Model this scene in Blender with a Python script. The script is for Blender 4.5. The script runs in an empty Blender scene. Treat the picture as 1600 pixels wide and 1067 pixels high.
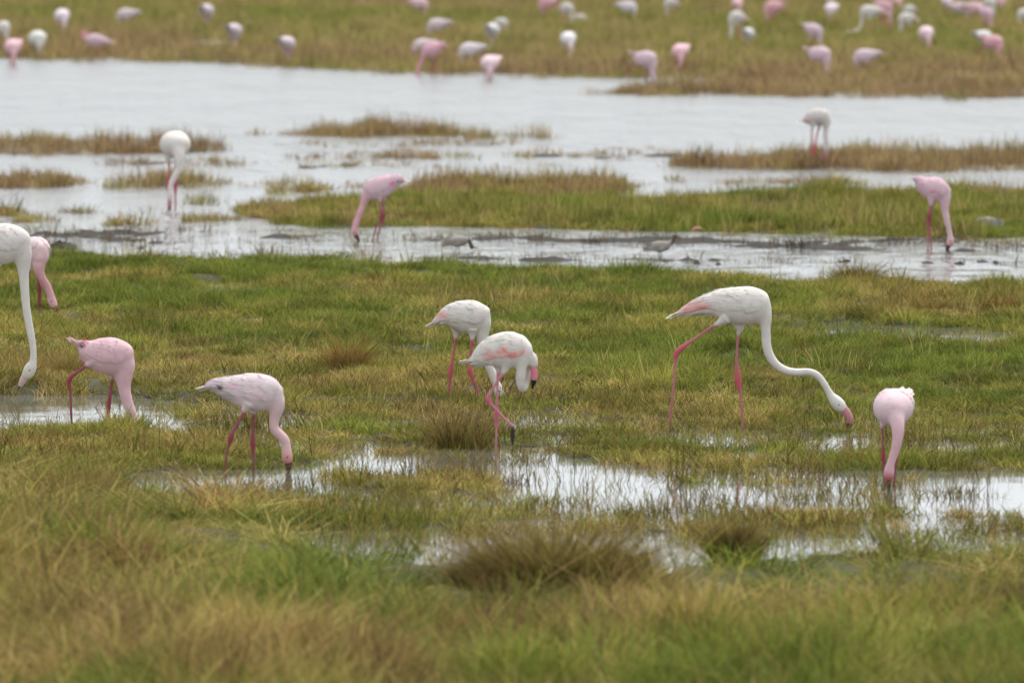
import bpy, math, random
import numpy as np
from mathutils import Vector

rng = np.random.default_rng(7)
random.seed(7)
scene = bpy.context.scene
COL = scene.collection

# ------------------------------------------------------------------ camera
F_PX = 17778.0            # 400 mm lens on 36 mm, in pixels of a 1600 px wide picture
CAM_H = 4.4
TH = math.atan(902.5 / F_PX)
cam_d = bpy.data.cameras.new("camera")
cam = bpy.data.objects.new("camera", cam_d)
COL.objects.link(cam)
cam_d.sensor_width = 36.0
cam_d.lens = 400.0
cam_d.clip_start = 1.0
cam_d.clip_end = 12000.0
cam.location = (0, 0, CAM_H)
cam.rotation_euler = (math.pi / 2 - TH, 0, 0)
cam_d.dof.use_dof = True
cam_d.dof.focus_distance = 79.0
cam_d.dof.aperture_fstop = 5.0
scene.camera = cam

# ------------------------------------------------------------------ sky, sun, exposure
SUN_EL, SUN_AZ = math.radians(62), math.radians(25)
world = bpy.data.worlds.new("World")
scene.world = world
world.use_nodes = True
wn = world.node_tree
wn.nodes.clear()
sky = wn.nodes.new("ShaderNodeTexSky")
sky.sky_type = 'NISHITA'
sky.sun_disc = False
sky.sun_elevation = SUN_EL
sky.sun_rotation = SUN_AZ
sky.air_density = 1.0
sky.dust_density = 4.0
hs = wn.nodes.new("ShaderNodeHueSaturation")
hs.inputs["Saturation"].default_value = 0.16
cloud = wn.nodes.new("ShaderNodeMixRGB")          # an even overcast layer over the sky
cloud.inputs[0].default_value = 0.62
cloud.inputs[2].default_value = (6.9, 7.45, 7.9, 1)
bg = wn.nodes.new("ShaderNodeBackground")
bg.inputs["Strength"].default_value = 0.105
wo = wn.nodes.new("ShaderNodeOutputWorld")
wn.links.new(sky.outputs[0], hs.inputs["Color"])
wn.links.new(hs.outputs[0], cloud.inputs[1])
wn.links.new(cloud.outputs[0], bg.inputs["Color"])
wn.links.new(bg.outputs[0], wo.inputs[0])
sun_d = bpy.data.lights.new("sun", 'SUN')
sun = bpy.data.objects.new("sun", sun_d)
COL.objects.link(sun)
sun_d.energy = 1.5
sun_d.angle = math.radians(25)
sun_d.color = (1.0, 0.96, 0.9)
sdir = Vector((math.sin(SUN_AZ) * math.cos(SUN_EL), math.cos(SUN_AZ) * math.cos(SUN_EL), math.sin(SUN_EL)))
sun.rotation_euler = sdir.to_track_quat('Z', 'Y').to_euler()
sun.location = (0, 90, 60)
vs = scene.view_settings
vs.view_transform = 'Standard'
vs.look = 'None'
vs.exposure = 0.90
vs.gamma = 1.0
vs.use_curve_mapping = False
scene.render.engine = 'CYCLES'
cy = scene.cycles
cy.use_denoising = True
cy.max_bounces = 6
cy.diffuse_bounces = 3
cy.glossy_bounces = 3
cy.transmission_bounces = 4
cy.transparent_max_bounces = 4
cy.use_adaptive_sampling = True
cy.adaptive_threshold = 0.015

# ------------------------------------------------------------------ picture <-> place
def unproject(u, v, z=0.0):
    a = (np.asarray(v, float) - 533.5) / F_PX
    hh = CAM_H - z
    y = hh * (math.cos(TH) - a * math.sin(TH)) / (math.sin(TH) + a * math.cos(TH))
    D = y * math.cos(TH) + hh * math.sin(TH)
    x = (np.asarray(u, float) - 800) * D / F_PX
    return x, y

def project(x, y, z=0.0):
    hh = CAM_H - z
    D = y * math.cos(TH) + hh * math.sin(TH)
    return 800 + F_PX * x / D, 533.5 + F_PX * (hh * math.cos(TH) - y * math.sin(TH)) / D

def scale_at(v, z=0.0):
    _, y = unproject(800, v, z)
    return F_PX / (y * math.cos(TH) + (CAM_H - z) * math.sin(TH))

# ------------------------------------------------------------------ noise
def vnoise(x, y, seed=0):
    xi = np.floor(x).astype(np.int64); yi = np.floor(y).astype(np.int64)
    fx = x - xi; fy = y - yi
    fx = fx * fx * fx * (fx * (fx * 6 - 15) + 10); fy = fy * fy * fy * (fy * (fy * 6 - 15) + 10)
    def h(a, b):
        n = (a * 374761393 + b * 668265263 + seed * 1442695041) & 0xFFFFFFFF
        n = ((n ^ (n >> 13)) * 1274126177) & 0xFFFFFFFF
        n = n ^ (n >> 16)
        return (n & 0xFFFF) / 32767.5 - 1.0
    a = h(xi, yi); b = h(xi + 1, yi); c = h(xi, yi + 1); d = h(xi + 1, yi + 1)
    return (a * (1 - fx) + b * fx) * (1 - fy) + (c * (1 - fx) + d * fx) * fy

def fbm(x, y, wl, seed=0, octaves=3):
    s = 0; amp = 1.0; tot = 0
    for o in range(octaves):
        s = s + amp * vnoise(x / wl * 2 ** o + 17.3 * o, y / wl * 2 ** o - 9.1 * o, seed + o)
        tot += amp; amp *= 0.5
    return s / tot * 1.6

# ------------------------------------------------------------------ layout of land, water and plants on the ground plane
GU = np.arange(-700, 2301, 5.0)
GV = np.arange(-140, 1441, 4.0)
MU, MV = np.meshgrid(GU, GV)
KEYS = ("W", "HM", "D1", "D2", "D3", "D4", "D5", "dry", "hgt")
MAPS = {k: np.zeros_like(MU) for k in KEYS}
MAPS["W"][:] = -2.0
MAPS["hgt"][:] = 1.0
MAPS["dry"][:] = 0.4
YS = 4.0

def paint(poly, feather=18, **vals):
    P = np.array(poly, float) * np.array([1, YS])
    u0, v0 = P.min(0); u1, v1 = P.max(0)
    iu = (GU > u0 - feather) & (GU < u1 + feather)
    iv = (GV * YS > v0 - feather) & (GV * YS < v1 + feather)
    if not iu.any() or not iv.any():
        return
    X, Y = np.meshgrid(GU[iu], GV[iv] * YS)
    dist = np.full(X.shape, 1e9); inside = np.zeros(X.shape, bool)
    for i in range(len(P)):
        a = P[i]; b = P[(i + 1) % len(P)]
        e = b - a
        t = np.clip(((X - a[0]) * e[0] + (Y - a[1]) * e[1]) / (e @ e + 1e-9), 0, 1)
        dist = np.minimum(dist, np.hypot(X - a[0] - t * e[0], Y - a[1] - t * e[1]))
        c = (a[1] > Y) != (b[1] > Y)
        xs = a[0] + (Y - a[1]) * e[0] / (e[1] if abs(e[1]) > 1e-9 else 1e-9)
        inside ^= c & (X < xs)
    sd = np.where(inside, dist, -dist)
    m = np.clip(sd / feather * 0.5 + 0.5, 0, 1); m = m * m * (3 - 2 * m)
    ix = np.ix_(iv, iu)
    for k, val in vals.items():
        MAPS[k][ix] = MAPS[k][ix] * (1 - m) + val * m

def ell(u, v, ru, rv, n=20):
    return [(u + ru * math.cos(2 * math.pi * i / n), v + rv * math.sin(2 * math.pi * i / n)) for i in range(n)]

NOPL = dict(D1=0, D2=0, D3=0, D4=0, D5=0)
# far marsh
paint([(-900, -200), (2500, -200), (2500, 122), (1150, 128), (1130, 124), (1000, 122), (800, 120), (640, 117), (500, 108), (300, 98), (0, 91), (-900, 88)],
      12, W=-1.1, D5=1, dry=0.52, hgt=1.0)
paint([(-900, 60), (100, 66), (500, 82), (800, 98), (1150, 104), (2500, 104), (2500, 140), (1000, 122), (800, 120), (640, 117), (500, 108), (300, 98), (-900, 88)], 45, dry=0.86)
paint([(-900, 2), (600, 20), (900, 30), (2500, 60), (2500, 90), (1500, 82), (900, 48), (600, 42), (-900, 34)], 30, dry=0.30)
paint([(1100, 36), (2500, 40), (2500, 75), (1200, 70)], 60, dry=0.36)
paint([(-900, -200), (2500, -200), (2500, 8), (1000, 4), (600, 16), (-900, -4)], 25, dry=0.72)
# brown spit
paint([(930, 147), (1000, 138), (1150, 128), (2500, 120), (2500, 156), (1300, 154), (1000, 151)], 14, W=-0.5, D4=1, D5=0.25, dry=0.92, hgt=0.8)
# sedge islands
SED = dict(W=-0.3, D4=1.2, dry=0.97)
paint([(-900, 226), (120, 222), (250, 218), (370, 230), (340, 240), (200, 245), (-900, 243)], 22, **SED, hgt=1.15)
paint([(395, 207), (560, 204), (715, 207), (718, 213), (560, 216), (400, 212)], 18, W=-0.3, D4=1.5, dry=0.92, hgt=1.5)
paint([(728, 211), (860, 212), (866, 217), (735, 218)], 18, **SED, hgt=1.5)
paint([(550, 236), (650, 234), (690, 241), (560, 244)], 16, W=-0.5, D4=0.25, dry=0.95, hgt=0.6)
paint([(930, 230), (1060, 228), (1060, 238), (960, 238)], 16, W=-0.5, D4=0.2, dry=0.95, hgt=0.6)
paint([(1040, 261), (1090, 248), (1250, 238), (1600, 243), (2500, 243), (2500, 272), (1300, 269), (1060, 264)], 24, W=-0.2, D4=.95, dry=0.88, hgt=1.35)
paint([(1000, 262), (1300, 262), (2500, 264), (2500, 272), (1300, 270), (1000, 265)], 14, dry=0.75)
paint([(-900, 282), (130, 280), (142, 292), (0, 299), (-900, 299)], 20, W=-0.2, D4=1.0, dry=0.95, hgt=1.15)
paint([(165, 287), (280, 280), (372, 287), (330, 296), (170, 296)], 24, W=-0.1, D4=.9, dry=0.68, hgt=1.6)
paint([(380, 290), (430, 288), (440, 294), (385, 296)], 14, W=-0.5, D4=0.3, dry=0.85, hgt=0.7)
for (u, v, a, b, dn) in ((620, 226, 230, 7, .10), (560, 246, 190, 7, .16), (700, 262, 260, 6, .08), (520, 292, 120, 8, .16), (950, 244, 160, 7, .10), (1000, 285, 150, 8, .10), (260, 256, 130, 6, .10), (1230, 288, 150, 7, .12)):
    paint(ell(u, v, a, b), 30, W=-.26, D4=dn * 2.2, dry=.98, hgt=.65)
# tan and green strip in mid distance
paint([(610, 302), (700, 293), (850, 288), (985, 293), (970, 303), (800, 314), (640, 312)], 24, W=0.2, D4=1, D1=0.3, dry=0.74, hgt=1.4)
paint([(380, 328), (480, 320), (640, 312), (900, 312), (1050, 320), (1150, 312), (1300, 302), (1480, 302), (2500, 290),
       (2500, 380), (1500, 373), (1300, 366), (1050, 362), (800, 357), (640, 354), (520, 356), (440, 351)], 26, W=0.38, D1=1, D4=0.3, dry=0.32, hgt=1.3)
paint([(380, 328), (520, 322), (640, 330), (620, 352), (520, 356), (440, 351)], 18, W=0.1, dry=0.5)
paint([(1000, 316), (1140, 310), (1140, 330), (1000, 334)], 20, W=0.0, dry=0.55, D1=0.6)
paint([(1480, 300), (2500, 286), (2500, 318), (1500, 320)], 20, dry=0.6)
for (u, v, a, b) in ((1300, 322, 70, 4), (1410, 334, 60, 4), (700, 322, 40, 3), (1250, 336, 40, 3), (860, 318, 60, 3), (560, 336, 30, 3), (1560, 330, 40, 3)):
    paint(ell(u, v, a, b), 14, W=-0.55, D1=0.2, D4=0, D2=.2)
# little tufts standing in the shallow water
for (u, v, a, b, dn) in ((14, 334, 26, 5, .8), (128, 332, 30, 4, .45), (228, 331, 22, 4, .5), (316, 317, 30, 5, .9), (395, 330, 26, 5, .7),
                         (330, 345, 50, 4, .3), (470, 300, 50, 5, .2), (1290, 290, 60, 4, .25), (500, 262, 60, 5, .12), (150, 262, 60, 4, .15), (60, 345, 40, 4, .3), (200, 350, 30, 4, .3)):
    paint(ell(u, v, a, b), 16, W=-0.25, D1=dn, D2=dn * .5, dry=0.62, hgt=1.2)
for (u, v, a, b, w) in ((250, 365, 260, 6, -.14), (120, 348, 200, 4, -.24), (420, 340, 120, 5, -.2), (300, 306, 160, 4, -.3), (80, 368, 150, 4, -.12), (640, 378, 150, 5, -.1), (480, 258, 150, 4, -.35)):
    paint(ell(u, v, a, b), 26, W=w, dry=.8)
# wet mud between water and lawn
paint([(-900, 352), (480, 360), (800, 366), (1100, 370), (2500, 380), (2500, 398), (1500, 398), (1100, 392), (800, 386), (-900, 380)], 26, W=-0.14, D2=0.22, dry=0.7, hgt=0.5)
paint([(500, 366), (900, 374), (1250, 378), (2500, 384), (2500, 393), (1250, 390), (900, 386)], 20, W=-0.03, D2=0.26, dry=0.8, hgt=0.5)
paint([(40, 383), (200, 390), (480, 396), (860, 402), (1100, 406), (2500, 410), (2500, 416), (1100, 413), (860, 410), (480, 404), (40, 392)], 14, W=-0.01, D2=0.26, dry=0.8, hgt=0.5)
# lawn
paint([(-900, 400), (100, 402), (250, 410), (400, 412), (520, 420), (700, 424), (850, 430), (960, 436), (1100, 441), (1250, 444), (1400, 452), (1600, 462), (2500, 470),
       (2500, 720), (1500, 700), (1200, 690), (800, 690), (520, 700), (340, 690), (330, 635), (200, 618), (-900, 616)],
      16, W=0.80, D1=1, D2=0.08, D4=0.03, dry=0.19, hgt=1.0)
paint([(1240, 440), (2500, 452), (2500, 480), (1300, 470)], 30, dry=0.45, hgt=1.25)
paint([(-900, 505), (150, 510), (330, 545), (480, 560), (700, 575), (900, 590), (900, 630), (500, 640), (200, 618), (-900, 616)], 50, dry=0.50, D4=0.06)
paint([(560, 450), (840, 460), (1000, 470), (1100, 490), (1240, 500), (1240, 520), (900, 510), (700, 500), (560, 480)], 40, dry=0.42, W=0.7)
paint([(1250, 470), (1600, 480), (2500, 490), (2500, 525), (1250, 512)], 40, dry=0.45, W=0.6)
paint([(820, 540), (1240, 560), (1320, 600), (1100, 610), (820, 590)], 60, dry=0.26)
for (u, v, a, b, w) in ((70, 451, 60, 5, -.35), (195, 452, 60, 4, -.30), (400, 457, 70, 5, -.35), (340, 452, 30, 3, -.1), (670, 556, 85, 7, -.45), (480, 540, 70, 5, -.05), (930, 522, 60, 4, -.15),
                        (1420, 528, 190, 9, -.42), (1330, 513, 50, 5, -.25), (1560, 538, 90, 7, -.35), (1000, 505, 60, 4, 0), (760, 500, 50, 4, .0), (300, 500, 60, 4, .1), (560, 470, 40, 4, .1), (1180, 520, 50, 4, -.1), (1250, 555, 60, 5, .0)):
    paint(ell(u, v, a, b * 1.7), 30, W=w - .40, D1=0.13, D2=0.22, dry=0.38, hgt=.7)
r2 = np.random.default_rng(12)
for k in range(60):
    v = r2.uniform(432, 640); u = r2.uniform(-350, 1950)
    paint(ell(u, v, r2.uniform(18, 75), r2.uniform(3.5, 8)), 26, W=-.35, D1=.18, D2=.25, dry=.42, hgt=.7)
paint(ell(78, 502, 60, 9), 20, W=.1, D1=.4, hgt=.4)
# left pond
paint([(-900, 628), (60, 626), (200, 629), (330, 640), (400, 645), (420, 668), (320, 680), (200, 676), (-900, 676)], 16, W=-1.0, D1=0.03, D2=0.14, dry=0.55, hgt=0.8)
paint([(250, 630), (470, 634), (540, 690), (330, 694)], 30, W=-0.62, D1=0.12, D2=0.45, dry=0.55)
# patchy wet ground in the focal zone
paint([(440, 640), (620, 628), (900, 622), (1240, 620), (1500, 650), (2500, 650), (2500, 770), (1380, 740), (1200, 750), (960, 730), (820, 705), (600, 715), (480, 720)],
      40, W=0.0, D1=0.55, D2=0.38, dry=0.42, hgt=0.85)
for (u, v, a, b) in ((640, 668, 40, 14), (560, 698, 60, 9), (1120, 672, 60, 9), (1290, 690, 60, 8), (940, 668, 30, 6), (770, 708, 50, 9), (1020, 660, 50, 6), (1540, 745, 60, 9), (900, 690, 40, 6), (1335, 698, 70, 12), (1060, 690, 60, 6), (1105, 682, 120, 15), (420, 700, 60, 10), (470, 660, 50, 10), (880, 655, 60, 7), (1190, 715, 60, 8), (1450, 700, 80, 10)):
    paint(ell(u, v, a, b), 24, W=-0.6, D1=0.10, D2=0.2)
paint([(640, 640), (760, 640), (770, 690), (650, 695)], 40, dry=0.72)
# grass strip left, and its ends
paint([(-900, 682), (200, 682), (350, 700), (480, 715), (520, 735), (330, 738), (160, 742), (-900, 720)], 22, W=0.6, D1=1, D2=0.3, dry=0.42, hgt=1.1)
paint(ell(75, 722, 70, 5), 20, W=-.4, D1=.3, D2=.3)
# long water strip in front
paint([(150, 740), (330, 738), (480, 742), (560, 722), (700, 706), (810, 704), (860, 722), (960, 738), (1000, 762), (1200, 776), (1380, 745), (1480, 760), (1600, 782), (2500, 790),
       (2500, 850), (1300, 868), (1000, 862), (900, 868), (740, 880), (520, 876), (460, 842), (300, 797), (150, 760)],
      22, W=-0.75, D1=0.11, D2=0.62, dry=0.45, hgt=1.0)
paint([(850, 728), (960, 742), (1000, 764), (980, 800), (880, 790), (850, 760)], 30, W=-0.9, D1=0.04, D2=0.36)
paint([(1380, 752), (1470, 762), (1480, 790), (1360, 786)], 24, W=-0.9, D1=0.04, D2=0.24)
paint([(200, 745), (440, 748), (600, 770), (700, 780), (660, 792), (420, 780), (260, 765)], 24, W=-0.7, D1=0.12, D2=0.5)
# tongues of grass in that water
paint([(250, 790), (360, 788), (480, 802), (600, 808), (740, 810), (760, 820), (640, 828), (480, 828), (330, 810)], 24, W=0.0, D1=0.5, D2=0.4, dry=0.46, hgt=1.0)
paint([(500, 738), (640, 745), (760, 748), (800, 768), (740, 778), (640, 772), (520, 758)], 24, W=0.22, D1=0.75, D2=0.3, dry=0.60, hgt=1.1)
paint([(960, 745), (1080, 760), (1200, 772), (1340, 744), (1200, 735), (1000, 732)], 24, W=-0.30, D1=0.30, D2=0.5, dry=0.52, hgt=.9)
paint([(1170, 800), (1320, 806), (1320, 826), (1180, 822)], 24, W=-0.35, D1=0.25, D2=0.5, dry=0.5, hgt=0.8)
paint([(1480, 800), (1600, 812), (2500, 815), (2500, 840), (1480, 832)], 24, W=-0.40, D1=0.25, D2=0.5, dry=0.5, hgt=0.8)
paint([(980, 800), (1150, 800), (1160, 850), (1000, 852)], 40, W=-0.7, D2=0.65, D1=0.12)
paint([(1300, 830), (2500, 830), (2500, 872), (1300, 872)], 30, W=-0.55, D2=0.7, D1=0.28, dry=0.35, hgt=.8)
# foreground bank of long grass
FG = [(-900, 716), (60, 738), (150, 750), (300, 800), (440, 838), (520, 886), (700, 906), (900, 914), (1100, 904), (1300, 884), (1600, 874), (2500, 872), (2500, 1700), (-900, 1700)]
paint(FG, 24, W=0.9, D1=1.0, D2=0.1, D3=0.15, D4=0, dry=0.36, hgt=0.42)
paint([(-900, 850), (200, 900), (440, 975), (700, 1025), (1100, 1040), (1600, 1020), (2500, 1015), (2500, 1700), (-900, 1700)], 150, HM=1.0, D3=1.0, D1=0.1, hgt=0.85, dry=.46)
paint(ell(870, 995, 200, 24), 90, HM=1.2, D3=1.0, D1=.9, dry=0.60, hgt=0.62)
paint(ell(60, 800, 150, 22), 80, dry=0.56, D3=.4)
paint(ell(330, 890, 170, 30), 90, dry=0.30)
paint(ell(130, 960, 160, 30), 90, dry=0.62)
paint(ell(1250, 940, 160, 20), 80, dry=0.34)
paint(ell(1100, 1010, 190, 30), 90, dry=0.64)
paint(ell(1540, 1010, 120, 30), 80, dry=0.70)
paint(ell(640, 1040, 150, 28), 90, dry=0.40)
paint(ell(1300, 1080, 150, 28), 90, dry=0.42)

def lookup(key, u, v):
    fu = np.clip((np.asarray(u) - GU[0]) / 5.0, 0, len(GU) - 1.001); fv = np.clip((np.asarray(v) - GV[0]) / 4.0, 0, len(GV) - 1.001)
    iu = fu.astype(int); iv = fv.astype(int); du = fu - iu; dv = fv - iv
    M = MAPS[key]
    return (M[iv, iu] * (1 - du) + M[iv, iu + 1] * du) * (1 - dv) + (M[iv + 1, iu] * (1 - du) + M[iv + 1, iu + 1] * du) * dv

def ground_z(x, y):
    x = np.asarray(x, float); y = np.asarray(y, float)
    u, v = project(x, y, 0.0)
    W = lookup("W", u, v); HM = lookup("HM", u, v)
    calm = np.clip((W + 2.0) / 1.2, 0, 1)
    z = 0.065 * W + calm * (0.034 * fbm(x, y, 1.3, 3) + 0.024 * fbm(x, y, 0.36, 11) + 0.013 * fbm(x, y, 0.12, 15, 2))
    z = z + HM * (0.05 + 0.09 * fbm(x, y, 1.5, 21, 2))
    return z

# ------------------------------------------------------------------ object helpers
def tag(o, label=None, cat=None, group=None, kind=None):
    if label: o["label"] = label
    if cat: o["category"] = cat
    if group: o["group"] = group
    if kind: o["kind"] = kind
    return o

def mesh_from(name, V, Fc, mat=None, colors=None, smooth=True):
    me = bpy.data.meshes.new(name)
    V = np.asarray(V, np.float32)
    me.from_pydata(V.tolist() if len(V) < 20000 else [tuple(p) for p in V], [], Fc if isinstance(Fc, list) else Fc.tolist())
    if colors is not None:
        ca = me.color_attributes.new("Col", 'FLOAT_COLOR', 'POINT')
        c4 = np.ones((len(V), 4), np.float32); c4[:, :3] = colors
        ca.data.foreach_set("color", c4.ravel())
    if smooth:
        me.polygons.foreach_set("use_smooth", np.ones(len(me.polygons), bool))
    if mat: me.materials.append(mat)
    me.update()
    return me

def link(name, me, parent=None, loc=None):
    o = bpy.data.objects.new(name, me)
    COL.objects.link(o)
    if parent: o.parent = parent
    if loc is not None: o.location = loc
    return o

def new_mat(name):
    m = bpy.data.materials.new(name); m.use_nodes = True
    nt = m.node_tree; nt.nodes.clear()
    out = nt.nodes.new("ShaderNodeOutputMaterial")
    return m, nt, out

# ------------------------------------------------------------------ materials
def mat_mud():
    m, nt, out = new_mat("wet_mud")
    N = nt.nodes.new; L = nt.links.new
    b = N("ShaderNodeBsdfPrincipled"); L(b.outputs[0], out.inputs[0])
    geo = N("ShaderNodeNewGeometry")
    n1 = N("ShaderNodeTexNoise"); n1.inputs["Scale"].default_value = 6; n1.inputs["Detail"].default_value = 8
    L(geo.outputs["Position"], n1.inputs["Vector"])
    r = N("ShaderNodeValToRGB"); e = r.color_ramp.elements
    e[0].position = .3; e[0].color = (.014, .012, .010, 1); e[1].position = .75; e[1].color = (.048, .038, .027, 1)
    L(n1.outputs[0], r.inputs[0])
    at = N("ShaderNodeAttribute"); at.attribute_name = "thatch"
    mx = N("ShaderNodeMixRGB"); mx.inputs[2].default_value = (.060, .052, .022, 1)
    L(at.outputs["Fac"], mx.inputs[0]); L(r.outputs[0], mx.inputs[1]); L(mx.outputs[0], b.inputs["Base Color"])
    b.inputs["Roughness"].default_value = .8; b.inputs["Specular IOR Level"].default_value = .2
    n2 = N("ShaderNodeTexNoise"); n2.inputs["Scale"].default_value = 40; n2.inputs["Detail"].default_value = 6
    L(geo.outputs["Position"], n2.inputs["Vector"])
    bp = N("ShaderNodeBump"); bp.inputs["Strength"].default_value = .6; bp.inputs["Distance"].default_value = .02
    L(n2.outputs[0], bp.inputs["Height"]); L(bp.outputs[0], b.inputs["Normal"])
    return m

def mat_water():
    m, nt, out = new_mat("shallow_water")
    N = nt.nodes.new; L = nt.links.new
    b = N("ShaderNodeBsdfPrincipled"); L(b.outputs[0], out.inputs[0])
    b.inputs["Base Color"].default_value = (.14, .135, .122, 1)
    b.inputs["Roughness"].default_value = .04
    b.inputs["IOR"].default_value = 1.333
    geo = N("ShaderNodeNewGeometry")
    sep = N("ShaderNodeSeparateXYZ"); L(geo.outputs["Position"], sep.inputs[0])
    mr = N("ShaderNodeMapRange"); mr.inputs[1].default_value = 90; mr.inputs[2].default_value = 125; mr.inputs[3].default_value = .05; mr.inputs[4].default_value = 1.9
    L(sep.outputs[1], mr.inputs[0])
    rr = N("ShaderNodeMapRange"); rr.inputs[1].default_value = 95; rr.inputs[2].default_value = 130; rr.inputs[3].default_value = .04; rr.inputs[4].default_value = .20
    L(sep.outputs[1], rr.inputs[0]); L(rr.outputs[0], b.inputs["Roughness"])
    mp = N("ShaderNodeMapping"); mp.inputs["Scale"].default_value = (.6, .45, 1)
    L(geo.outputs["Position"], mp.inputs["Vector"])
    n1 = N("ShaderNodeTexNoise"); n1.inputs["Scale"].default_value = 4.0; n1.inputs["Detail"].default_value = 5; n1.inputs["Roughness"].default_value = .6
    L(mp.outputs[0], n1.inputs["Vector"])
    mp2 = N("ShaderNodeMapping"); mp2.inputs["Scale"].default_value = (1.1, .22, 1)
    L(geo.outputs["Position"], mp2.inputs["Vector"])
    n2 = N("ShaderNodeTexNoise"); n2.inputs["Scale"].default_value = 1.0; n2.inputs["Detail"].default_value = 3; n2.inputs["Roughness"].default_value = .6
    L(mp2.outputs[0], n2.inputs["Vector"])
    hm = N("ShaderNodeMath"); hm.operation = 'MULTIPLY_ADD'; hm.inputs[1].default_value = 4.5; L(n2.outputs[0], hm.inputs[0]); L(n1.outputs[0], hm.inputs[2])
    bp = N("ShaderNodeBump"); bp.inputs["Distance"].default_value = .06
    L(mr.outputs[0], bp.inputs["Strength"]); L(hm.outputs[0], bp.inputs["Height"]); L(bp.outputs[0], b.inputs["Normal"])
    return m

def mat_grass(name, c0, c1, c2, c3, transl=.35):
    """c0 fresh green .. c3 dead brown, chosen by the tuft's dryness plus a per-blade variation"""
    m, nt, out = new_mat(name)
    N = nt.nodes.new; L = nt.links.new
    at = N("ShaderNodeAttribute"); at.attribute_type = 'INSTANCER'; at.attribute_name = "dry"
    bl = N("ShaderNodeAttribute"); bl.attribute_name = "Col"
    sp = N("ShaderNodeSeparateColor"); L(bl.outputs["Color"], sp.inputs[0])
    a1 = N("ShaderNodeMath"); a1.operation = 'MULTIPLY_ADD'; a1.inputs[1].default_value = .46; a1.inputs[2].default_value = -.23
    L(sp.outputs[0], a1.inputs[0])
    a2 = N("ShaderNodeMath"); a2.operation = 'ADD'; L(at.outputs["Fac"], a2.inputs[0]); L(a1.outputs[0], a2.inputs[1])
    r = N("ShaderNodeValToRGB"); e = r.color_ramp.elements
    e[0].position = .05; e[0].color = (*c0, 1); e[1].position = 1.0; e[1].color = (*c3, 1)
    x = e.new(.38); x.color = (*c1, 1); x = e.new(.72); x.color = (*c2, 1)
    L(a2.outputs[0], r.inputs[0])
    br = N("ShaderNodeMixRGB"); br.blend_type = 'MULTIPLY'; br.inputs[0].default_value = 1
    mr = N("ShaderNodeMapRange"); mr.inputs[3].default_value = .4; mr.inputs[4].default_value = 1.65
    L(sp.outputs[1], mr.inputs[0])
    tn = N("ShaderNodeAttribute"); tn.attribute_type = 'INSTANCER'; tn.attribute_name = "tone"
    tm = N("ShaderNodeMath"); tm.operation = 'MULTIPLY'; L(mr.outputs[0], tm.inputs[0]); L(tn.outputs["Fac"], tm.inputs[1])
    L(r.outputs[0], br.inputs[1]); L(tm.outputs[0], br.inputs[2])
    d = N("ShaderNodeBsdfPrincipled"); d.inputs["Roughness"].default_value = .7; d.inputs["Specular IOR Level"].default_value = .08
    t = N("ShaderNodeBsdfTranslucent"); mix = N("ShaderNodeMixShader"); mix.inputs[0].default_value = transl
    L(br.outputs[0], d.inputs["Base Color"]); L(br.outputs[0], t.inputs["Color"])
    L(d.outputs[0], mix.inputs[1]); L(t.outputs[0], mix.inputs[2]); L(mix.outputs[0], out.inputs[0])
    return m

def mat_attr(name, rough=.7, bump=0.0, bscale=60, tint=False, sheen=0.0, spec=.3, sss=0.0):
    m, nt, out = new_mat(name)
    N = nt.nodes.new; L = nt.links.new
    b = N("ShaderNodeBsdfPrincipled"); L(b.outputs[0], out.inputs[0])
    at = N("ShaderNodeAttribute"); at.attribute_name = "Col"
    src = at.outputs["Color"]
    tc = N("ShaderNodeTexCoord")
    n0 = N("ShaderNodeTexNoise"); n0.inputs["Scale"].default_value = 22; n0.inputs["Detail"].default_value = 5
    L(tc.outputs["Object"], n0.inputs["Vector"])
    mr = N("ShaderNodeMapRange"); mr.inputs[1].default_value = .3; mr.inputs[2].default_value = .7; mr.inputs[3].default_value = .90; mr.inputs[4].default_value = 1.04
    L(n0.outputs[0], mr.inputs[0])
    mu = N("ShaderNodeMixRGB"); mu.blend_type = 'MULTIPLY'; mu.inputs[0].default_value = 1
    L(src, mu.inputs[1]); L(mr.outputs[0], mu.inputs[2]); src = mu.outputs[0]
    if tint:
        oi = N("ShaderNodeObjectInfo")
        mt = N("ShaderNodeMixRGB"); mt.blend_type = 'MULTIPLY'; mt.inputs[0].default_value = 1
        L(src, mt.inputs[1]); L(oi.outputs["Color"], mt.inputs[2]); src = mt.outputs[0]
    L(src, b.inputs["Base Color"])
    b.inputs["Roughness"].default_value = rough
    b.inputs["Specular IOR Level"].default_value = spec
    if sss:
        b.inputs["Subsurface Weight"].default_value = sss
        b.inputs["Subsurface Radius"].default_value = (.012, .008, .007)
        b.inputs["Subsurface Scale"].default_value = 1.0
    if bump:
        n = N("ShaderNodeTexNoise"); n.inputs["Scale"].default_value = bscale; n.inputs["Detail"].default_value = 4
        mp = N("ShaderNodeMapping"); mp.inputs["Scale"].default_value = (.45, 1, 1)
        L(tc.outputs["Object"], mp.inputs["Vector"]); L(mp.outputs[0], n.inputs["Vector"])
        bp = N("ShaderNodeBump"); bp.inputs["Strength"].default_value = bump; bp.inputs["Distance"].default_value = .01
        L(n.outputs[0], bp.inputs["Height"]); L(bp.outputs[0], b.inputs["Normal"])
    return m

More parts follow.
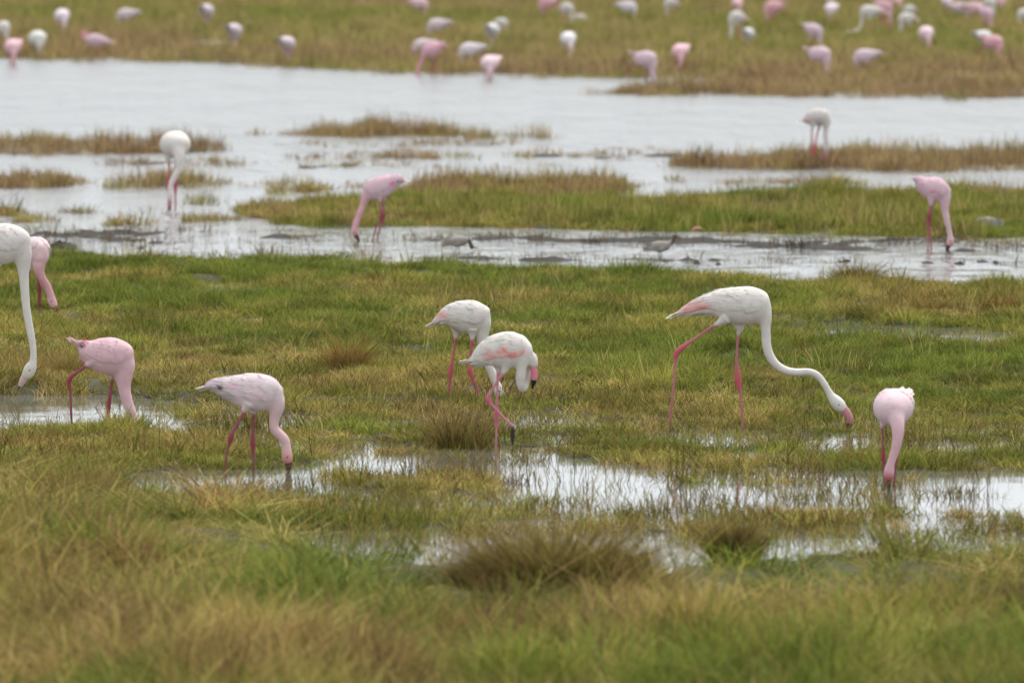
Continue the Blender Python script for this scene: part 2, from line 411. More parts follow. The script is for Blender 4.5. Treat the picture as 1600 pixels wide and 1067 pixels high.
M_MUD = mat_mud()
M_WATER = mat_water()
G_GREEN = (.132, .172, .027)
G_OLIVE = (.230, .212, .042)
G_STRAW = (.385, .285, .100)
G_BROWN = (.210, .125, .055)
M_GRASS = mat_grass("grass_blades", G_GREEN, G_OLIVE, G_STRAW, G_BROWN)
M_STEM = mat_grass("marsh_stem_blades", (.13, .15, .022), (.16, .13, .032), (.13, .075, .030), (.045, .032, .020), .25)
M_SEDGE = mat_grass("sedge_blades", (.18, .205, .040), (.300, .260, .078), (.36, .255, .118), (.275, .178, .095))
M_BODY = mat_attr("flamingo_body", .75, .25, 90, True)
M_FEATHER = mat_attr("flamingo_feathers", .75, .15, 120, True)
M_BILL = mat_attr("bill_keratin", .4)
M_EYE = mat_attr("eye_glossy", .15)
M_WADER = mat_attr("wader_plumage", .75, .3, 90)

# ------------------------------------------------------------------ ground and water
def build_ground():
    us = np.arange(-650, 2251, 7.0)
    vs_ = np.concatenate([np.array([-366, -364, -360, -350, -330, -300, -260, -220, -180, -160]), np.arange(-140, 1436, 3.2)])
    U, Vv = np.meshgrid(us, vs_)
    X, Y = unproject(U, Vv, 0.0)
    Z = ground_z(X, Y)
    Z[:10] = np.minimum(Z[:10], -0.02)
    V = np.stack([X.ravel(), Y.ravel(), Z.ravel()], 1)
    nr, nc = X.shape
    i = np.arange(nr * nc).reshape(nr, nc)
    Fq = np.stack([i[:-1, :-1].ravel(), i[:-1, 1:].ravel(), i[1:, 1:].ravel(), i[1:, :-1].ravel()], 1)[:, ::-1]
    me = bpy.data.meshes.new("ground")
    me.vertices.add(len(V)); me.vertices.foreach_set("co", V.astype(np.float32).ravel())
    me.loops.add(Fq.size); me.loops.foreach_set("vertex_index", Fq.astype(np.int32).ravel())
    me.polygons.add(len(Fq)); me.polygons.foreach_set("loop_start", np.arange(0, Fq.size, 4, dtype=np.int32))
    me.polygons.foreach_set("use_smooth", np.ones(len(Fq), bool))
    me.update(calc_edges=True)
    th = np.clip(lookup("D1", U, Vv) + lookup("D3", U, Vv) + lookup("D5", U, Vv), 0, 1)
    th = th * np.clip((Z - 0.005) / .03, 0, 1)
    a = me.attributes.new("thatch", 'FLOAT', 'POINT'); a.data.foreach_set("value", th.astype(np.float32).ravel())
    me.materials.append(M_MUD)
    o = link("ground", me); tag(o, kind="structure")
    # plain sheet below, out to the horizon and to both sides
    R = 9000
    me2 = mesh_from("terrain", [(-R, -300, -.40), (R, -300, -.40), (R, R, -.40), (-R, R, -.40)], [(0, 1, 2, 3)], M_MUD)
    tag(link("terrain", me2), kind="structure")
    me3 = mesh_from("water", [(-R, -300, 0), (R, -300, 0), (R, R, 0), (-R, R, 0)], [(0, 1, 2, 3)], M_WATER)
    tag(link("water", me3), kind="structure")
build_ground()

# ------------------------------------------------------------------ grass blades
def blades(n, h0, h1, w, spread, lean, bend, r, curl=0.0, splay=0.0):
    """n curved blades round the origin: returns verts, faces, colours (r = variation, g = brightness)"""
    V = []; Fc = []; C = []
    for k in range(n):
        a = r.uniform(0, 6.283); rad = spread * math.sqrt(r.uniform(0, 1))
        bx, by = rad * math.cos(a), rad * math.sin(a)
        h = r.uniform(h0, h1)
        la = r.uniform(0, 6.283) if r.uniform() < .5 else a + r.normal(0, .6)
        le = abs(r.normal(0, lean)); be = abs(r.normal(bend, bend * .5))
        if splay:
            q = rad / spread
            la = a + r.normal(0, .5); le = abs(r.normal(splay * q ** 1.5, .12)); h *= (1 - .25 * q) * r.uniform(.75, 1.1)
        dx, dy = math.cos(la), math.sin(la)
        wa = r.uniform(0, 3.1416); wx, wy = math.cos(wa) * w / 2, math.sin(wa) * w / 2
        sx, sy = -dy * r.normal(0, curl), dx * r.normal(0, curl)
        c = (r.uniform(), r.uniform(), 0)
        i0 = len(V)
        for j, (t, ww) in enumerate(((0, .8), (.4, 1), (.75, .7))):
            off = h * (le * t + be * t * t); zz = h * t * (1 - .35 * min(1, be) * t)
            px, py = bx + dx * off + sx * h * t * t, by + dy * off + sy * h * t * t
            V += [(px - wx * ww, py - wy * ww, zz), (px + wx * ww, py + wy * ww, zz)]
            C += [c, c]
        off = h * (le + be); zz = h * (1 - .35 * min(1, be))
        V.append((bx + dx * off + sx * h, by + dy * off + sy * h, zz)); C.append(c)
        Fc += [(i0, i0 + 1, i0 + 3, i0 + 2), (i0 + 2, i0 + 3, i0 + 5, i0 + 4), (i0 + 4, i0 + 5, i0 + 6)]
    return V, Fc, C

def tuft_collection(name, mat, count, **kw):
    c = bpy.data.collections.new(name)
    for k in range(count):
        V, Fc, C = blades(r=np.random.default_rng(hash_name(name) + k), **kw)
        me = mesh_from(name, V, Fc, mat, C, smooth=False)
        c.objects.link(bpy.data.objects.new(name, me))
    return c

def hash_name(s):
    return sum((i + 1) * ord(ch) for i, ch in enumerate(s)) % 100000

def scatter(name, coll, P, rot, scl, dry, tone, ncoll):
    me = bpy.data.meshes.new(name)
    n = len(P)
    me.vertices.add(n); me.vertices.foreach_set("co", P.astype(np.float32).ravel())
    for nm, ty, arr, key in (("rot", 'FLOAT_VECTOR', rot, "vector"), ("scl", 'FLOAT_VECTOR', scl, "vector")):
        a = me.attributes.new(nm, ty, 'POINT'); a.data.foreach_set(key, arr.astype(np.float32).ravel())
    a = me.attributes.new("dry", 'FLOAT', 'POINT'); a.data.foreach_set("value", dry.astype(np.float32))
    a = me.attributes.new("tone", 'FLOAT', 'POINT'); a.data.foreach_set("value", tone.astype(np.float32))
    a = me.attributes.new("pick", 'INT', 'POINT'); a.data.foreach_set("value", rng.integers(0, ncoll, n).astype(np.int32))
    me.update()
    o = link(name, me); tag(o, kind="stuff")
    ng = bpy.data.node_groups.new(name, 'GeometryNodeTree')
    ng.interface.new_socket(name="Geometry", in_out='INPUT', socket_type='NodeSocketGeometry')
    ng.interface.new_socket(name="Geometry", in_out='OUTPUT', socket_type='NodeSocketGeometry')
    gi = ng.nodes.new("NodeGroupInput"); go = ng.nodes.new("NodeGroupOutput")
    ci = ng.nodes.new("GeometryNodeCollectionInfo"); ci.inputs["Collection"].default_value = coll
    ci.inputs["Separate Children"].default_value = True; ci.inputs["Reset Children"].default_value = True
    ip = ng.nodes.new("GeometryNodeInstanceOnPoints"); ip.inputs["Pick Instance"].default_value = True
    def na(nm, ty):
        x = ng.nodes.new("GeometryNodeInputNamedAttribute"); x.data_type = ty; x.inputs["Name"].default_value = nm; return x.outputs["Attribute"]
    ng.links.new(gi.outputs[0], ip.inputs["Points"]); ng.links.new(ci.outputs[0], ip.inputs["Instance"])
    ng.links.new(na("pick", 'INT'), ip.inputs["Instance Index"])
    ng.links.new(na("rot", 'FLOAT_VECTOR'), ip.inputs["Rotation"])
    ng.links.new(na("scl", 'FLOAT_VECTOR'), ip.inputs["Scale"])
    ng.links.new(ip.outputs[0], go.inputs[0])
    md = o.modifiers.new("scatter", 'NODES'); md.node_group = ng
    return o

def sow(name, coll, ncoll, key, v0, v1, per_m2, size, zmin, zmax, patch=.35, pw=.5, zoff=-.01, um=(-600, 2200), dryn=.12, seed=1, tilt=.12, dadd=0.0, hv=.38, rim=0.0):
    """points spread evenly over the ground between two picture rows, kept by the layout's density"""
    y1 = float(unproject(800, v0)[1]); y0 = float(unproject(800, v1)[1])
    hw0 = (um[1] - 800) / F_PX
    area = hw0 * (y1 ** 2 - y0 ** 2)
    n = int(area * per_m2)
    y = np.sqrt(rng.uniform(y0 ** 2, y1 ** 2, n)); x = rng.uniform(-hw0, hw0, n) * y
    u, v = project(x, y, 0)
    D = lookup(key, u, v)
    D = D * np.clip(1 + patch * 2 * fbm(x, y, pw, seed + 40), .15, 1.6)
    if rim:
        zz = ground_z(x, y)
        D = np.maximum(D, np.where(v > 432, rim * np.exp(-((zz - .018) / .036) ** 2), 0))
    keep = rng.uniform(0, 1, n) < D
    x, y, u, v = x[keep], y[keep], u[keep], v[keep]
    z = ground_z(x, y)
    keep = (z > zmin) & (z < zmax)
    x, y, u, v, z = x[keep], y[keep], u[keep], v[keep], z[keep]
    n = len(x)
    dry = dadd - (.05 if seed < 4 else 0) + lookup("dry", u, v) + dryn * 1.6 * fbm(x, y, 1.1, seed + 5) + dryn * fbm(x, y, .3, seed + 9, 2) + rng.normal(0, .05, n)
    hg = lookup("hgt", u, v) * size * np.clip(1 + hv * fbm(x, y, .9, seed + 70) + hv * .8 * fbm(x, y, .32, seed + 75, 2), .3, 2.2) * rng.uniform(.75, 1.25, n)
    wd = size * rng.uniform(.85, 1.2, n)
    P = np.stack([x, y, np.maximum(z, -.12) + zoff], 1)
    rot = np.stack([rng.normal(0, tilt, n), rng.normal(0, tilt, n), rng.uniform(0, 6.283, n)], 1)
    scl = np.stack([wd, wd, hg], 1)
    print(name, n)
    tone = np.clip(1 + (1.0 if seed < 4 else .55) * (.30 * fbm(x, y, .40, seed + 90, 2) + .22 * fbm(x, y, .13, seed + 95, 2) + rng.normal(0, .10, n)), .45, 1.5)
    return scatter(name, coll, P, rot, scl, np.clip(dry, 0, 1), tone, ncoll)

c_lawn = tuft_collection("lawn_tuft", M_GRASS, 8, n=38, h0=.025, h1=.095, w=.0050, spread=.08, lean=.45, bend=.6, curl=.2)
c_stem = tuft_collection("stem_tuft", M_STEM, 8, n=6, h0=.03, h1=.16, w=.0055, spread=.09, lean=.30, bend=.3, curl=.25)
c_long = tuft_collection("long_tuft", M_GRASS, 8, n=58, h0=.09, h1=.32, w=.0078, spread=.10, lean=.45, bend=.7, curl=.3)
c_sedge = tuft_collection("sedge_tuft", M_SEDGE, 6, n=26, h0=.06, h1=.15, w=.0065, spread=.12, lean=.22, bend=.25, curl=.1)
c_far = tuft_collection("far_tuft", M_SEDGE, 6, n=44, h0=.14, h1=.27, w=.011, spread=.26, lean=.25, bend=.3, curl=.1)
sow("lawn_grass", c_lawn, 8, "D1", 282, 900, 175, 1.0, -.05, 9, seed=1, patch=.8, pw=.34, hv=.6, dryn=.18, rim=.5)
sow("marsh_stems", c_stem, 8, "D2", 285, 900, 130, 1.0, -.085, .05, patch=1.0, pw=.35, zoff=-.005, seed=2, rim=.30)
sow("foreground_grass", c_long, 8, "D3", 690, 1420, 90, 1.0, -.03, 9, seed=3, dryn=.34, tilt=.25, patch=1.05, pw=.55, hv=.7)
c_straw = tuft_collection("straw_tuft", M_GRASS, 6, n=5, h0=.20, h1=.42, w=.0065, spread=.12, lean=.35, bend=.5, curl=.3)
sow("dry_straws", c_straw, 6, "D3", 720, 1420, 11, 1.0, -.03, 9, seed=6, dryn=.1, tilt=.25, dadd=.24)
sow("brown_sedge", c_sedge, 6, "D4", 120, 700, 45, 1.0, -.07, 9, seed=4, patch=.55, pw=.7, hv=.5, dryn=.16)
sow("far_marsh_grass", c_far, 6, "D5", -110, 160, 14, 1.0, -9, 9, seed=5, dryn=.22, patch=.5, pw=1.2, um=(-600, 2200))

# ------------------------------------------------------------------ birds
def catmull(P, per=6):
    P = np.asarray(P, float)
    out = []
    n = len(P)
    for i in range(n - 1):
        p0 = P[max(i - 1, 0)]; p1 = P[i]; p2 = P[i + 1]; p3 = P[min(i + 2, n - 1)]
        for k in range(per):
            t = k / per
            out.append(.5 * ((2 * p1) + (-p0 + p2) * t + (2 * p0 - 5 * p1 + 4 * p2 - p3) * t * t + (-p0 + 3 * p1 - 3 * p2 + p3) * t ** 3))
    out.append(P[-1])
    return np.array(out)

def frames(C):
    T = np.gradient(C, axis=0); T /= np.linalg.norm(T, axis=1)[:, None] + 1e-12
    up = np.array([0, 0, 1.0])
    S = np.cross(T, up)
    bad = np.linalg.norm(S, axis=1) < .25
    if bad.any():
        ref = S[~bad].mean(0) if (~bad).any() else np.array([0, 1.0, 0])
        if np.linalg.norm(ref) < 1e-6: ref = np.array([0, 1.0, 0])
        S[bad] = ref - (T[bad] @ ref)[:, None] * T[bad]
    S /= np.linalg.norm(S, axis=1)[:, None] + 1e-12
    for i in range(1, len(S)):
        if S[i] @ S[i - 1] < 0: S[i] = -S[i]
    U = np.cross(S, T)
    return T, S, U

def tube(C, ru, rs, seg=16):
    """closed swept surface: ru = half height, rs = half width"""
    T, S, U = frames(C)
    n = len(C); V = []; Fc = []
    ang = np.linspace(0, 2 * np.pi, seg, endpoint=False)
    for i in range(n):
        V.append(C[i] + np.cos(ang)[:, None] * U[i] * ru[i] + np.sin(ang)[:, None] * S[i] * rs[i])
    V = np.concatenate(V)
    for i in range(n - 1):
        for k in range(seg):
            a = i * seg + k; b = i * seg + (k + 1) % seg
            Fc.append((a, b, b + seg, a + seg))
    V = np.vstack([V, C[0] - T[0] * ru[0] * .6, C[-1] + T[-1] * ru[-1] * .6])
    a0 = n * seg; a1 = a0 + 1
    for k in range(seg):
        Fc.append((a0, (k + 1) % seg, k)); Fc.append((a1, (n - 1) * seg + k, (n - 1) * seg + (k + 1) % seg))
    return V, Fc

def remesh_body(name, parts, voxel):
    V = []; Fc = []; o0 = 0
    for v, f in parts:
        V.append(v); Fc += [tuple(i + o0 for i in q) for q in f]; o0 += len(v)
    me = bpy.data.meshes.new("raw"); me.from_pydata(np.concatenate(V).tolist(), [], Fc); me.update()
    o = bpy.data.objects.new("raw", me); COL.objects.link(o)
    md = o.modifiers.new("r", 'REMESH'); md.mode = 'VOXEL'; md.voxel_size = voxel
    dg = bpy.context.evaluated_depsgraph_get()
    new = bpy.data.meshes.new_from_object(o.evaluated_get(dg))
    bpy.data.objects.remove(o); bpy.data.meshes.remove(me)
    new.name = name
    return new

class Spec:
    """one bird described by chains of points; px coordinates of a crop are turned into metres round its feet"""
    def __init__(s, ox, oy, k, u0, vf):
        s.ox, s.oy, s.k, s.u0, s.vf = ox, oy, k, u0, vf
        s.s = scale_at(vf)
    def p(s, cx, cy, y=0.0):
        return ((s.ox + cx * s.k - s.u0) / s.s, y, (s.vf - (s.oy + cy * s.k)) / s.s)
    def r(s, r):
        return r * s.k / s.s

def chain(sp, pts, ydef=0.0):
    """(cx, cy, r[, y]) -> Nx4 metres"""
    return np.array([(*sp.p(q[0], q[1], q[3] if len(q) > 3 else ydef), sp.r(q[2])) for q in pts])

WHITE = (.72, .66, .615); CREAM = (.71, .655, .60)
PINK = (.72, .455, .485); PALE = (.73, .58, .60); ROSE = (.74, .40, .42)
LEG_G = (.52, .175, .20); LEG_L = (.30, .085, .11); JOINT_G = (.54, .10, .125); JOINT_L = (.30, .05, .07)
BLACK = (.015, .013, .013)

def make_bird(root_name, sp, torso, neck, bill, legs, col, neckcol, headcol, legcol, jointcol, patches=(), bill_cols=None, tipfrac=.6,
              voxel=.0055, wide=.86, feet=True, under=None, wing_col=None, ty=None, tail_n=7, label=None, group=None, tail_len=.10, rows=8):
    root = bpy.data.objects.new(root_name, None); COL.objects.link(root); root.empty_display_size = .1
    tag(root, label, "flamingo", group)
    T = []
    for q in torso:                      # (cx, cy, r_up[, y, r_side])
        y = q[3] if len(q) > 3 else 0.0
        rs = q[4] if len(q) > 4 else q[2] * wide
        T.append((*sp.p(q[0], q[1], y), sp.r(q[2]), sp.r(rs)))
    T = catmull(T, 6); T[:, 3:] = np.maximum(T[:, 3:], .006); T[:, 4] = np.maximum(T[:, 4], .016)
    C = T[:, :3]; tT, tS, tU = frames(C)
    parts = [tube(C, T[:, 3], T[:, 4], 28)]
    samples = []                         # position, radius, colour, smoothing weight
    def add(P, rad, cols, w):
        for i in range(len(P)): samples.append((*P[i], rad[i], *cols[i], w))
    col = np.array(col); under = np.array(under if under else col)
    chest = np.array(neckcol) * .5 + col * .5
    nT = len(C)
    add(C, np.minimum(T[:, 3], T[:, 4]), [col * (1 - max(0, (i / nT - .7) / .3)) + chest * max(0, (i / nT - .7) / .3) for i in range(nT)], 1)
    NK0 = chain(sp, neck)
    k0 = int(nT * .62); NK0[0, 3] *= .86
    inner = np.array([[*C[k0], T[k0, 3] * .62], [*(C[k0] * .45 + NK0[0, :3] * .55), (T[k0, 3] * .5 + NK0[0, 3] * .5) * .84]])
    NK = catmull(np.vstack([inner, NK0]), 6)
    parts.append(tube(NK[:, :3], NK[:, 3], NK[:, 3], 18))
    nn = len(NK)
    nc = []
    for i in range(nn):
        t = max(0, i - 12) / (nn - 13)
        c = chest * (1 - min(1, t / .3)) + np.array(neckcol) * min(1, t / .3)
        w = min(1, max(0, (t - .74) / .16)); nc.append(c * (1 - w) + np.array(headcol) * w)
    add(NK[:, :3], NK[:, 3], nc, .8)
    for lg in legs:
        LC0 = chain(sp, lg["pts"], lg.get("y", 0.0))
        LC0[2:, 3] *= .88
        LC0[lg.get("joint", 3), 3] *= 1.2           # the knobbly joint
        LC = catmull(LC0, 6)
        parts.append(tube(LC[:, :3], LC[:, 3], LC[:, 3], 12))
        j = lg.get("joint", 3) * 6
        cols = []
        for i in range(len(LC)):
            wj = math.exp(-((i - j) / 4.0) ** 2)
            c = np.array(legcol) * (1 - wj) + np.array(jointcol) * wj
            if i < lg.get("feathered", 1) * 6: c = col * .97
            c = c * (1 - .30 * max(0, (i / len(LC) - .72) / .28))
            if "dark" in lg and i > lg["dark"] * 6: c = np.array((.045, .03, .028))
            cols.append(c)
        add(LC[:, :3], LC[:, 3], cols, .15)
        if feet and not lg.get("nofoot"):
            e = LC[-1, :3]; d = LC[-1, 3]
            hd = NK[-1, :3] - C[nT // 2]; a0 = math.atan2(hd[1], hd[0])
            for da in (-.5, 0, .5):
                tip = e + np.array([math.cos(a0 + da) * .085, math.sin(a0 + da) * .085, -.006])
                Q = np.array([e, (e + tip) / 2 + [0, 0, .004], tip]); rr = np.array([d * .9, d * .75, d * .5])
                parts.append(tube(Q, rr, rr, 8)); add(Q, rr, [np.array(legcol) * .5] * 3, .1)
    me = remesh_body("body", parts, voxel)
    V = np.empty(len(me.vertices) * 3, np.float32); me.vertices.foreach_get("co", V); V = V.reshape(-1, 3).astype(float)
    E = np.empty(len(me.edges) * 2, np.int32); me.edges.foreach_get("vertices", E); E = E.reshape(-1, 2)
    SA = np.array(samples)
    best = np.full(len(V), 1e9); bi = np.zeros(len(V), int)
    for i in range(len(SA)):
        d = np.linalg.norm(V - SA[i, :3], axis=1) - SA[i, 3]
        m = d < best; best[m] = d[m]; bi[m] = i
    cols = SA[bi, 4:7]; w = SA[bi, 7]
    deg = np.bincount(E.ravel(), minlength=len(V)).astype(float)[:, None] + 1e-9
    def nb(A):
        out = np.zeros_like(A)
        for k in range(A.shape[1]):
            out[:, k] = np.bincount(E[:, 0], A[E[:, 1], k], len(V)) + np.bincount(E[:, 1], A[E[:, 0], k], len(V))
        return out / deg
    w = w[:, None]
    for _ in range(3): w = nb(w)
    for it in range(12):
        V = V + (nb(V) - V) * .6 * w * (1 if it < 12 else 0)
    jc = NK[12:21, :3]; jr = NK[12:21, 3].max() * 1.15      # the chest: flow body into neck
    jd = np.min(np.linalg.norm(V[:, None, :] - jc[None], axis=2), axis=1)
    jw = np.clip(1.6 - jd / jr, 0, 1)[:, None] * (w > .5)
    for it in range(45):
        V = V + (nb(V) - V) * .65 * jw
    for _ in range(10): cols = nb(cols) * np.minimum(1, w * 1.5) + cols * (1 - np.minimum(1, w * 1.5))
    for _ in range(3): cols = nb(cols)
    # paler / greyer belly plumage blends in below the wing
    if patches:
        for (px, py, pr, pc, amt) in patches:
            c = np.array(sp.p(px, py)); rr = sp.r(pr)
            d = np.hypot(V[:, 0] - c[0], V[:, 2] - c[2]) / rr
            m = (np.clip(1.2 - d, 0, 1) * amt * .35 * (SA[bi, 7] > .5))[:, None]
            cols = cols * (1 - m) + np.array(pc) * m
    me.vertices.foreach_set("co", V.astype(np.float32).ravel())
    ca = me.color_attributes.new("Col", 'FLOAT_COLOR', 'POINT')
    c4 = np.ones((len(V), 4), np.float32); c4[:, :3] = cols; ca.data.foreach_set("color", c4.ravel())
    me.polygons.foreach_set("use_smooth", np.ones(len(me.polygons), bool))
    me.materials.clear(); me.materials.append(M_BODY); me.update()
    link("body", me, root)
    # ---- wings: rows of overlapping feathers lying on the flanks
    wc = np.array(wing_col if wing_col else col)
    r_ = np.random.default_rng(len(V))
    def S_(t, th, off, side):
        f = t * (nT - 1)
        ext = 0.0
        if f < 0: ext = -f; f = 0
        i = min(int(f), nT - 2); a = f - i
        c = C[i] * (1 - a) + C[i + 1] * a; ru = T[i, 3] * (1 - a) + T[i + 1, 3] * a; rs = T[i, 4] * (1 - a) + T[i + 1, 4] * a
        u = tU[i]; s = tS[i] * side
        if u[2] < 0: u = -u
        n = u * math.cos(th) * (rs + 1e-4) + s * math.sin(th) * (ru + 1e-4); n /= np.linalg.norm(n) + 1e-9
        step = np.linalg.norm(C[1] - C[0])
        return c + u * math.cos(th) * (ru * .97 + off) + s * math.sin(th) * (rs * .97 + off) - tT[0] * ext * step
    for side in (1, -1):
        WV = []; WF = []; WC = []
        def feather(t0, th0, L, Wd, off, drift, c):
            na, nb_ = 6, 3
            i0 = len(WV)
            jit = r_.normal(0, .022, 3); take = r_.uniform(.30, 1.6)
            for ia in range(na + 1):
                a = ia / na
                hw = Wd * (min(1, (a + .25) * 2.2) * math.sqrt(max(0.0, 1 - max(0, (a - .55) / .45) ** 2)) + .04)
                for ib in range(nb_):
                    b = ib - 1
                    th = th0 + drift * a + b * hw
                    o_ = off + .0056 * a - .0030 * abs(b) + .001
                    p_ = S_(t0 - L * a, th, o_, side); WV.append(p_)
                    cc = c * (1 + jit) * (1.02 - .07 * abs(b)) * (1 - .07 * (1 - a))
                    if patches:
                        for (px, py, pr, pc, amt) in patches:
                            q = np.array(sp.p(px, py)); d = math.hypot(p_[0] - q[0], p_[2] - q[2]) / sp.r(pr)
                            m = min(.97, min(1, max(0, 1.4 - d) * 1.6) * amt * take)
                            cc = cc * (1 - m) + np.array(pc) * m
                    WC.append(cc)
            for ia in range(na):
                for ib in range(nb_ - 1):
                    q = i0 + ia * nb_ + ib
                    WF.append((q, q + 1, q + 1 + nb_, q + nb_))
        for k in range(7):               # long flight feathers
            feather(.52 - .02 * k, math.radians(34 + 10 * k) + r_.normal(0, .03), .50 - .018 * k, math.radians(10), .002, math.radians(-6), wc)
        for i in range(rows):            # coverts
            t0 = .34 + i * .073
            nf = 8
            for k in range(nf):
                th = math.radians(20 + 84 * (k + .5 * (i % 2)) / nf) + r_.normal(0, .06)
                feather(t0 + r_.normal(0, .022), th, .22 * r_.uniform(.8, 1.2), math.radians(9.5 * r_.uniform(.8, 1.25)), .0035 + .0004 * i, math.radians(3 + r_.normal(0, 4)), wc)
        me_w = mesh_from("wing", WV, WF, M_FEATHER, WC)
        link("wing", me_w, root)
    # ---- loose feathers under the tail and round the thighs
    UV = []; UF = []; UC = []
    for k in range(22):
        side = 1 if k % 2 else -1
        t0 = r_.uniform(.16, .52); th = math.radians(r_.uniform(108, 172)); L = r_.uniform(.10, .18); i0 = len(UV); hw0 = math.radians(r_.uniform(6, 11)); lift = r_.uniform(.006, .022)
        cc = np.array(under) * r_.uniform(.94, 1.05)
        for ia in range(5):
            a = ia / 4; hw = hw0 * (math.sqrt(max(0, 1 - a ** 3)) + .05)
            for b in (-1, 0, 1):
                UV.append(S_(t0 - L * a, th + b * hw, .002 + lift * a * a - .002 * abs(b), side)); UC.append(cc)
        for ia in range(4):
            for ib in range(2):
                q = i0 + ia * 3 + ib; UF.append((q, q + 1, q + 4, q + 3))
    link("under_feathers", mesh_from("under_feathers", UV, UF, M_FEATHER, UC), root)
    # ---- tail
    TV = []; TF = []; TC = []
    b0 = C[7] * .75 + C[3] * .25; back = C[0] - C[7]; gap = np.linalg.norm(back); back /= gap; sd = tS[1]; upv = tU[1]
    wid = max(.02, T[6, 4] * .75)
    for k in range(tail_n):
        a = (k - (tail_n - 1) / 2) / max(1, (tail_n - 1) / 2)
        L = (gap + tail_len * .42) * (1 - .12 * abs(a)) * r_.uniform(.88, 1.08)
        d = back + sd * a * .12 + upv * r_.normal(.0, .05); d /= np.linalg.norm(d)
        wv = np.cross(d, upv); wv /= np.linalg.norm(wv)
        i0 = len(TV)
        for ia in range(5):
            t = ia / 4; hw = .019 * (math.sin(min(1, t * 1.6 + .25) * 1.57) * math.sqrt(max(0, 1 - max(0, (t - .6) / .4) ** 2)) + .06)
            base = b0 + sd * a * wid * (1 - .5 * t) + d * L * t + upv * (.006 + .004 * (k % 3) - .006 * abs(a))
            TV += [base - wv * hw, base + upv * .002, base + wv * hw]; TC += [wc * (1 + r_.normal(0, .03))] * 3
        for ia in range(4):
            q = i0 + ia * 3
            TF += [(q, q + 1, q + 4, q + 3), (q + 1, q + 2, q + 5, q + 4)]
    link("tail", mesh_from("tail", TV, TF, M_FEATHER, TC), root)
    # ---- bill with its dark tip
    BC = catmull(chain(sp, bill), 5); nb2 = len(BC); cut = max(2, int(nb2 * tipfrac))
    c0, c1 = bill_cols if bill_cols else ((.56, .24, .28), BLACK)
    v, f = tube(BC[:cut + 1, :3], BC[:cut + 1, 3], BC[:cut + 1, 3] * .8, 12)
    bo = link("bill", mesh_from("bill", v, f, M_BILL, np.tile(np.array(c0), (len(v), 1))), root)
    v, f = tube(BC[cut:, :3], BC[cut:, 3] * 1.02, BC[cut:, 3] * .82, 12)
    link("bill_tip", mesh_from("bill_tip", v, f, M_BILL, np.tile(np.array(c1), (len(v), 1))), bo)
    # ---- eyes
    hi = int(np.argmax(NK[int(nn * .8):, 3])) + int(nn * .8)
    _, hS, hU = frames(NK[:, :3])
    for side in (1, -1):
        c = NK[hi, :3] + hS[hi] * side * NK[hi, 3] * .90
        ev, ef = tube(np.array([c - [0, 0, .005], c, c + [0, 0, .005]]), np.array([.003, .0055, .003]), np.array([.003, .0055, .003]), 8)
        link("eye", mesh_from("eye", ev, ef, M_EYE, np.tile(np.array((.03, .02, .01)), (len(ev), 1))), root)
    x, y = unproject(sp.u0, sp.vf)
    root.location = (float(x), float(y), 0.0)
    k = max(range(len(torso)), key=lambda i: torso[i][2])
    root_center[root.name] = np.array(sp.p(torso[k][0], torso[k][1], torso[k][3] if len(torso[k]) > 3 else 0))
    return root
root_center = {}
NEAR = "flamingos feeding on the near wet meadow"
MID = "flamingos feeding in the shallow water of the middle distance"
FAR = "flamingos scattered over the far bank"
CORAL = (.80, .25, .22)

# greater flamingo striding right with its neck stretched out
sp = Spec(1020, 430, .2531, 1140, 673)
R_ = make_bird("flamingo", sp,
    [(135, 250, 8), (200, 224, 28), (300, 188, 56), (400, 177, 86), (500, 185, 113), (600, 187, 118), (665, 190, 100), (700, 198, 66)],
    [(668, 215, 72), (690, 262, 48), (695, 310, 36), (698, 360, 31), (702, 425, 29), (720, 492, 28), (760, 550, 27), (822, 588, 26), (890, 599, 25), (960, 597, 24), (1010, 614, 23), (1050, 658, 22), (1080, 708, 22), (1102, 745, 27), (1130, 778, 39), (1155, 806, 40), (1176, 830, 28)],
    [(1172, 818, 26), (1195, 848, 27), (1214, 885, 23), (1215, 915, 19), (1203, 942, 15), (1188, 968, 7)],
    [dict(pts=[(450, 262, 40), (410, 288, 20), (360, 318, 12), (260, 388, 11), (152, 470, 18), (138, 545, 12), (128, 680, 10), (112, 830, 10), (98, 990, 10)], y=-.05, joint=4, feathered=1.6),
     dict(pts=[(520, 270, 50), (538, 330, 26), (527, 375, 12), (519, 530, 11), (527, 655, 20), (542, 735, 12), (552, 850, 10), (562, 990, 10)], y=.05, joint=4, feathered=1.9)],
    WHITE, WHITE, (.76, .70, .65), LEG_G, JOINT_G,
    patches=[(250, 222, 62, CORAL, .55), (340, 228, 55, (.80, .42, .40), .5), (305, 185, 26, CORAL, .95), (190, 235, 40, (.82, .45, .42), .6)],
    label="tall white flamingo striding right with long neck stretched out low to the grass", group=NEAR)
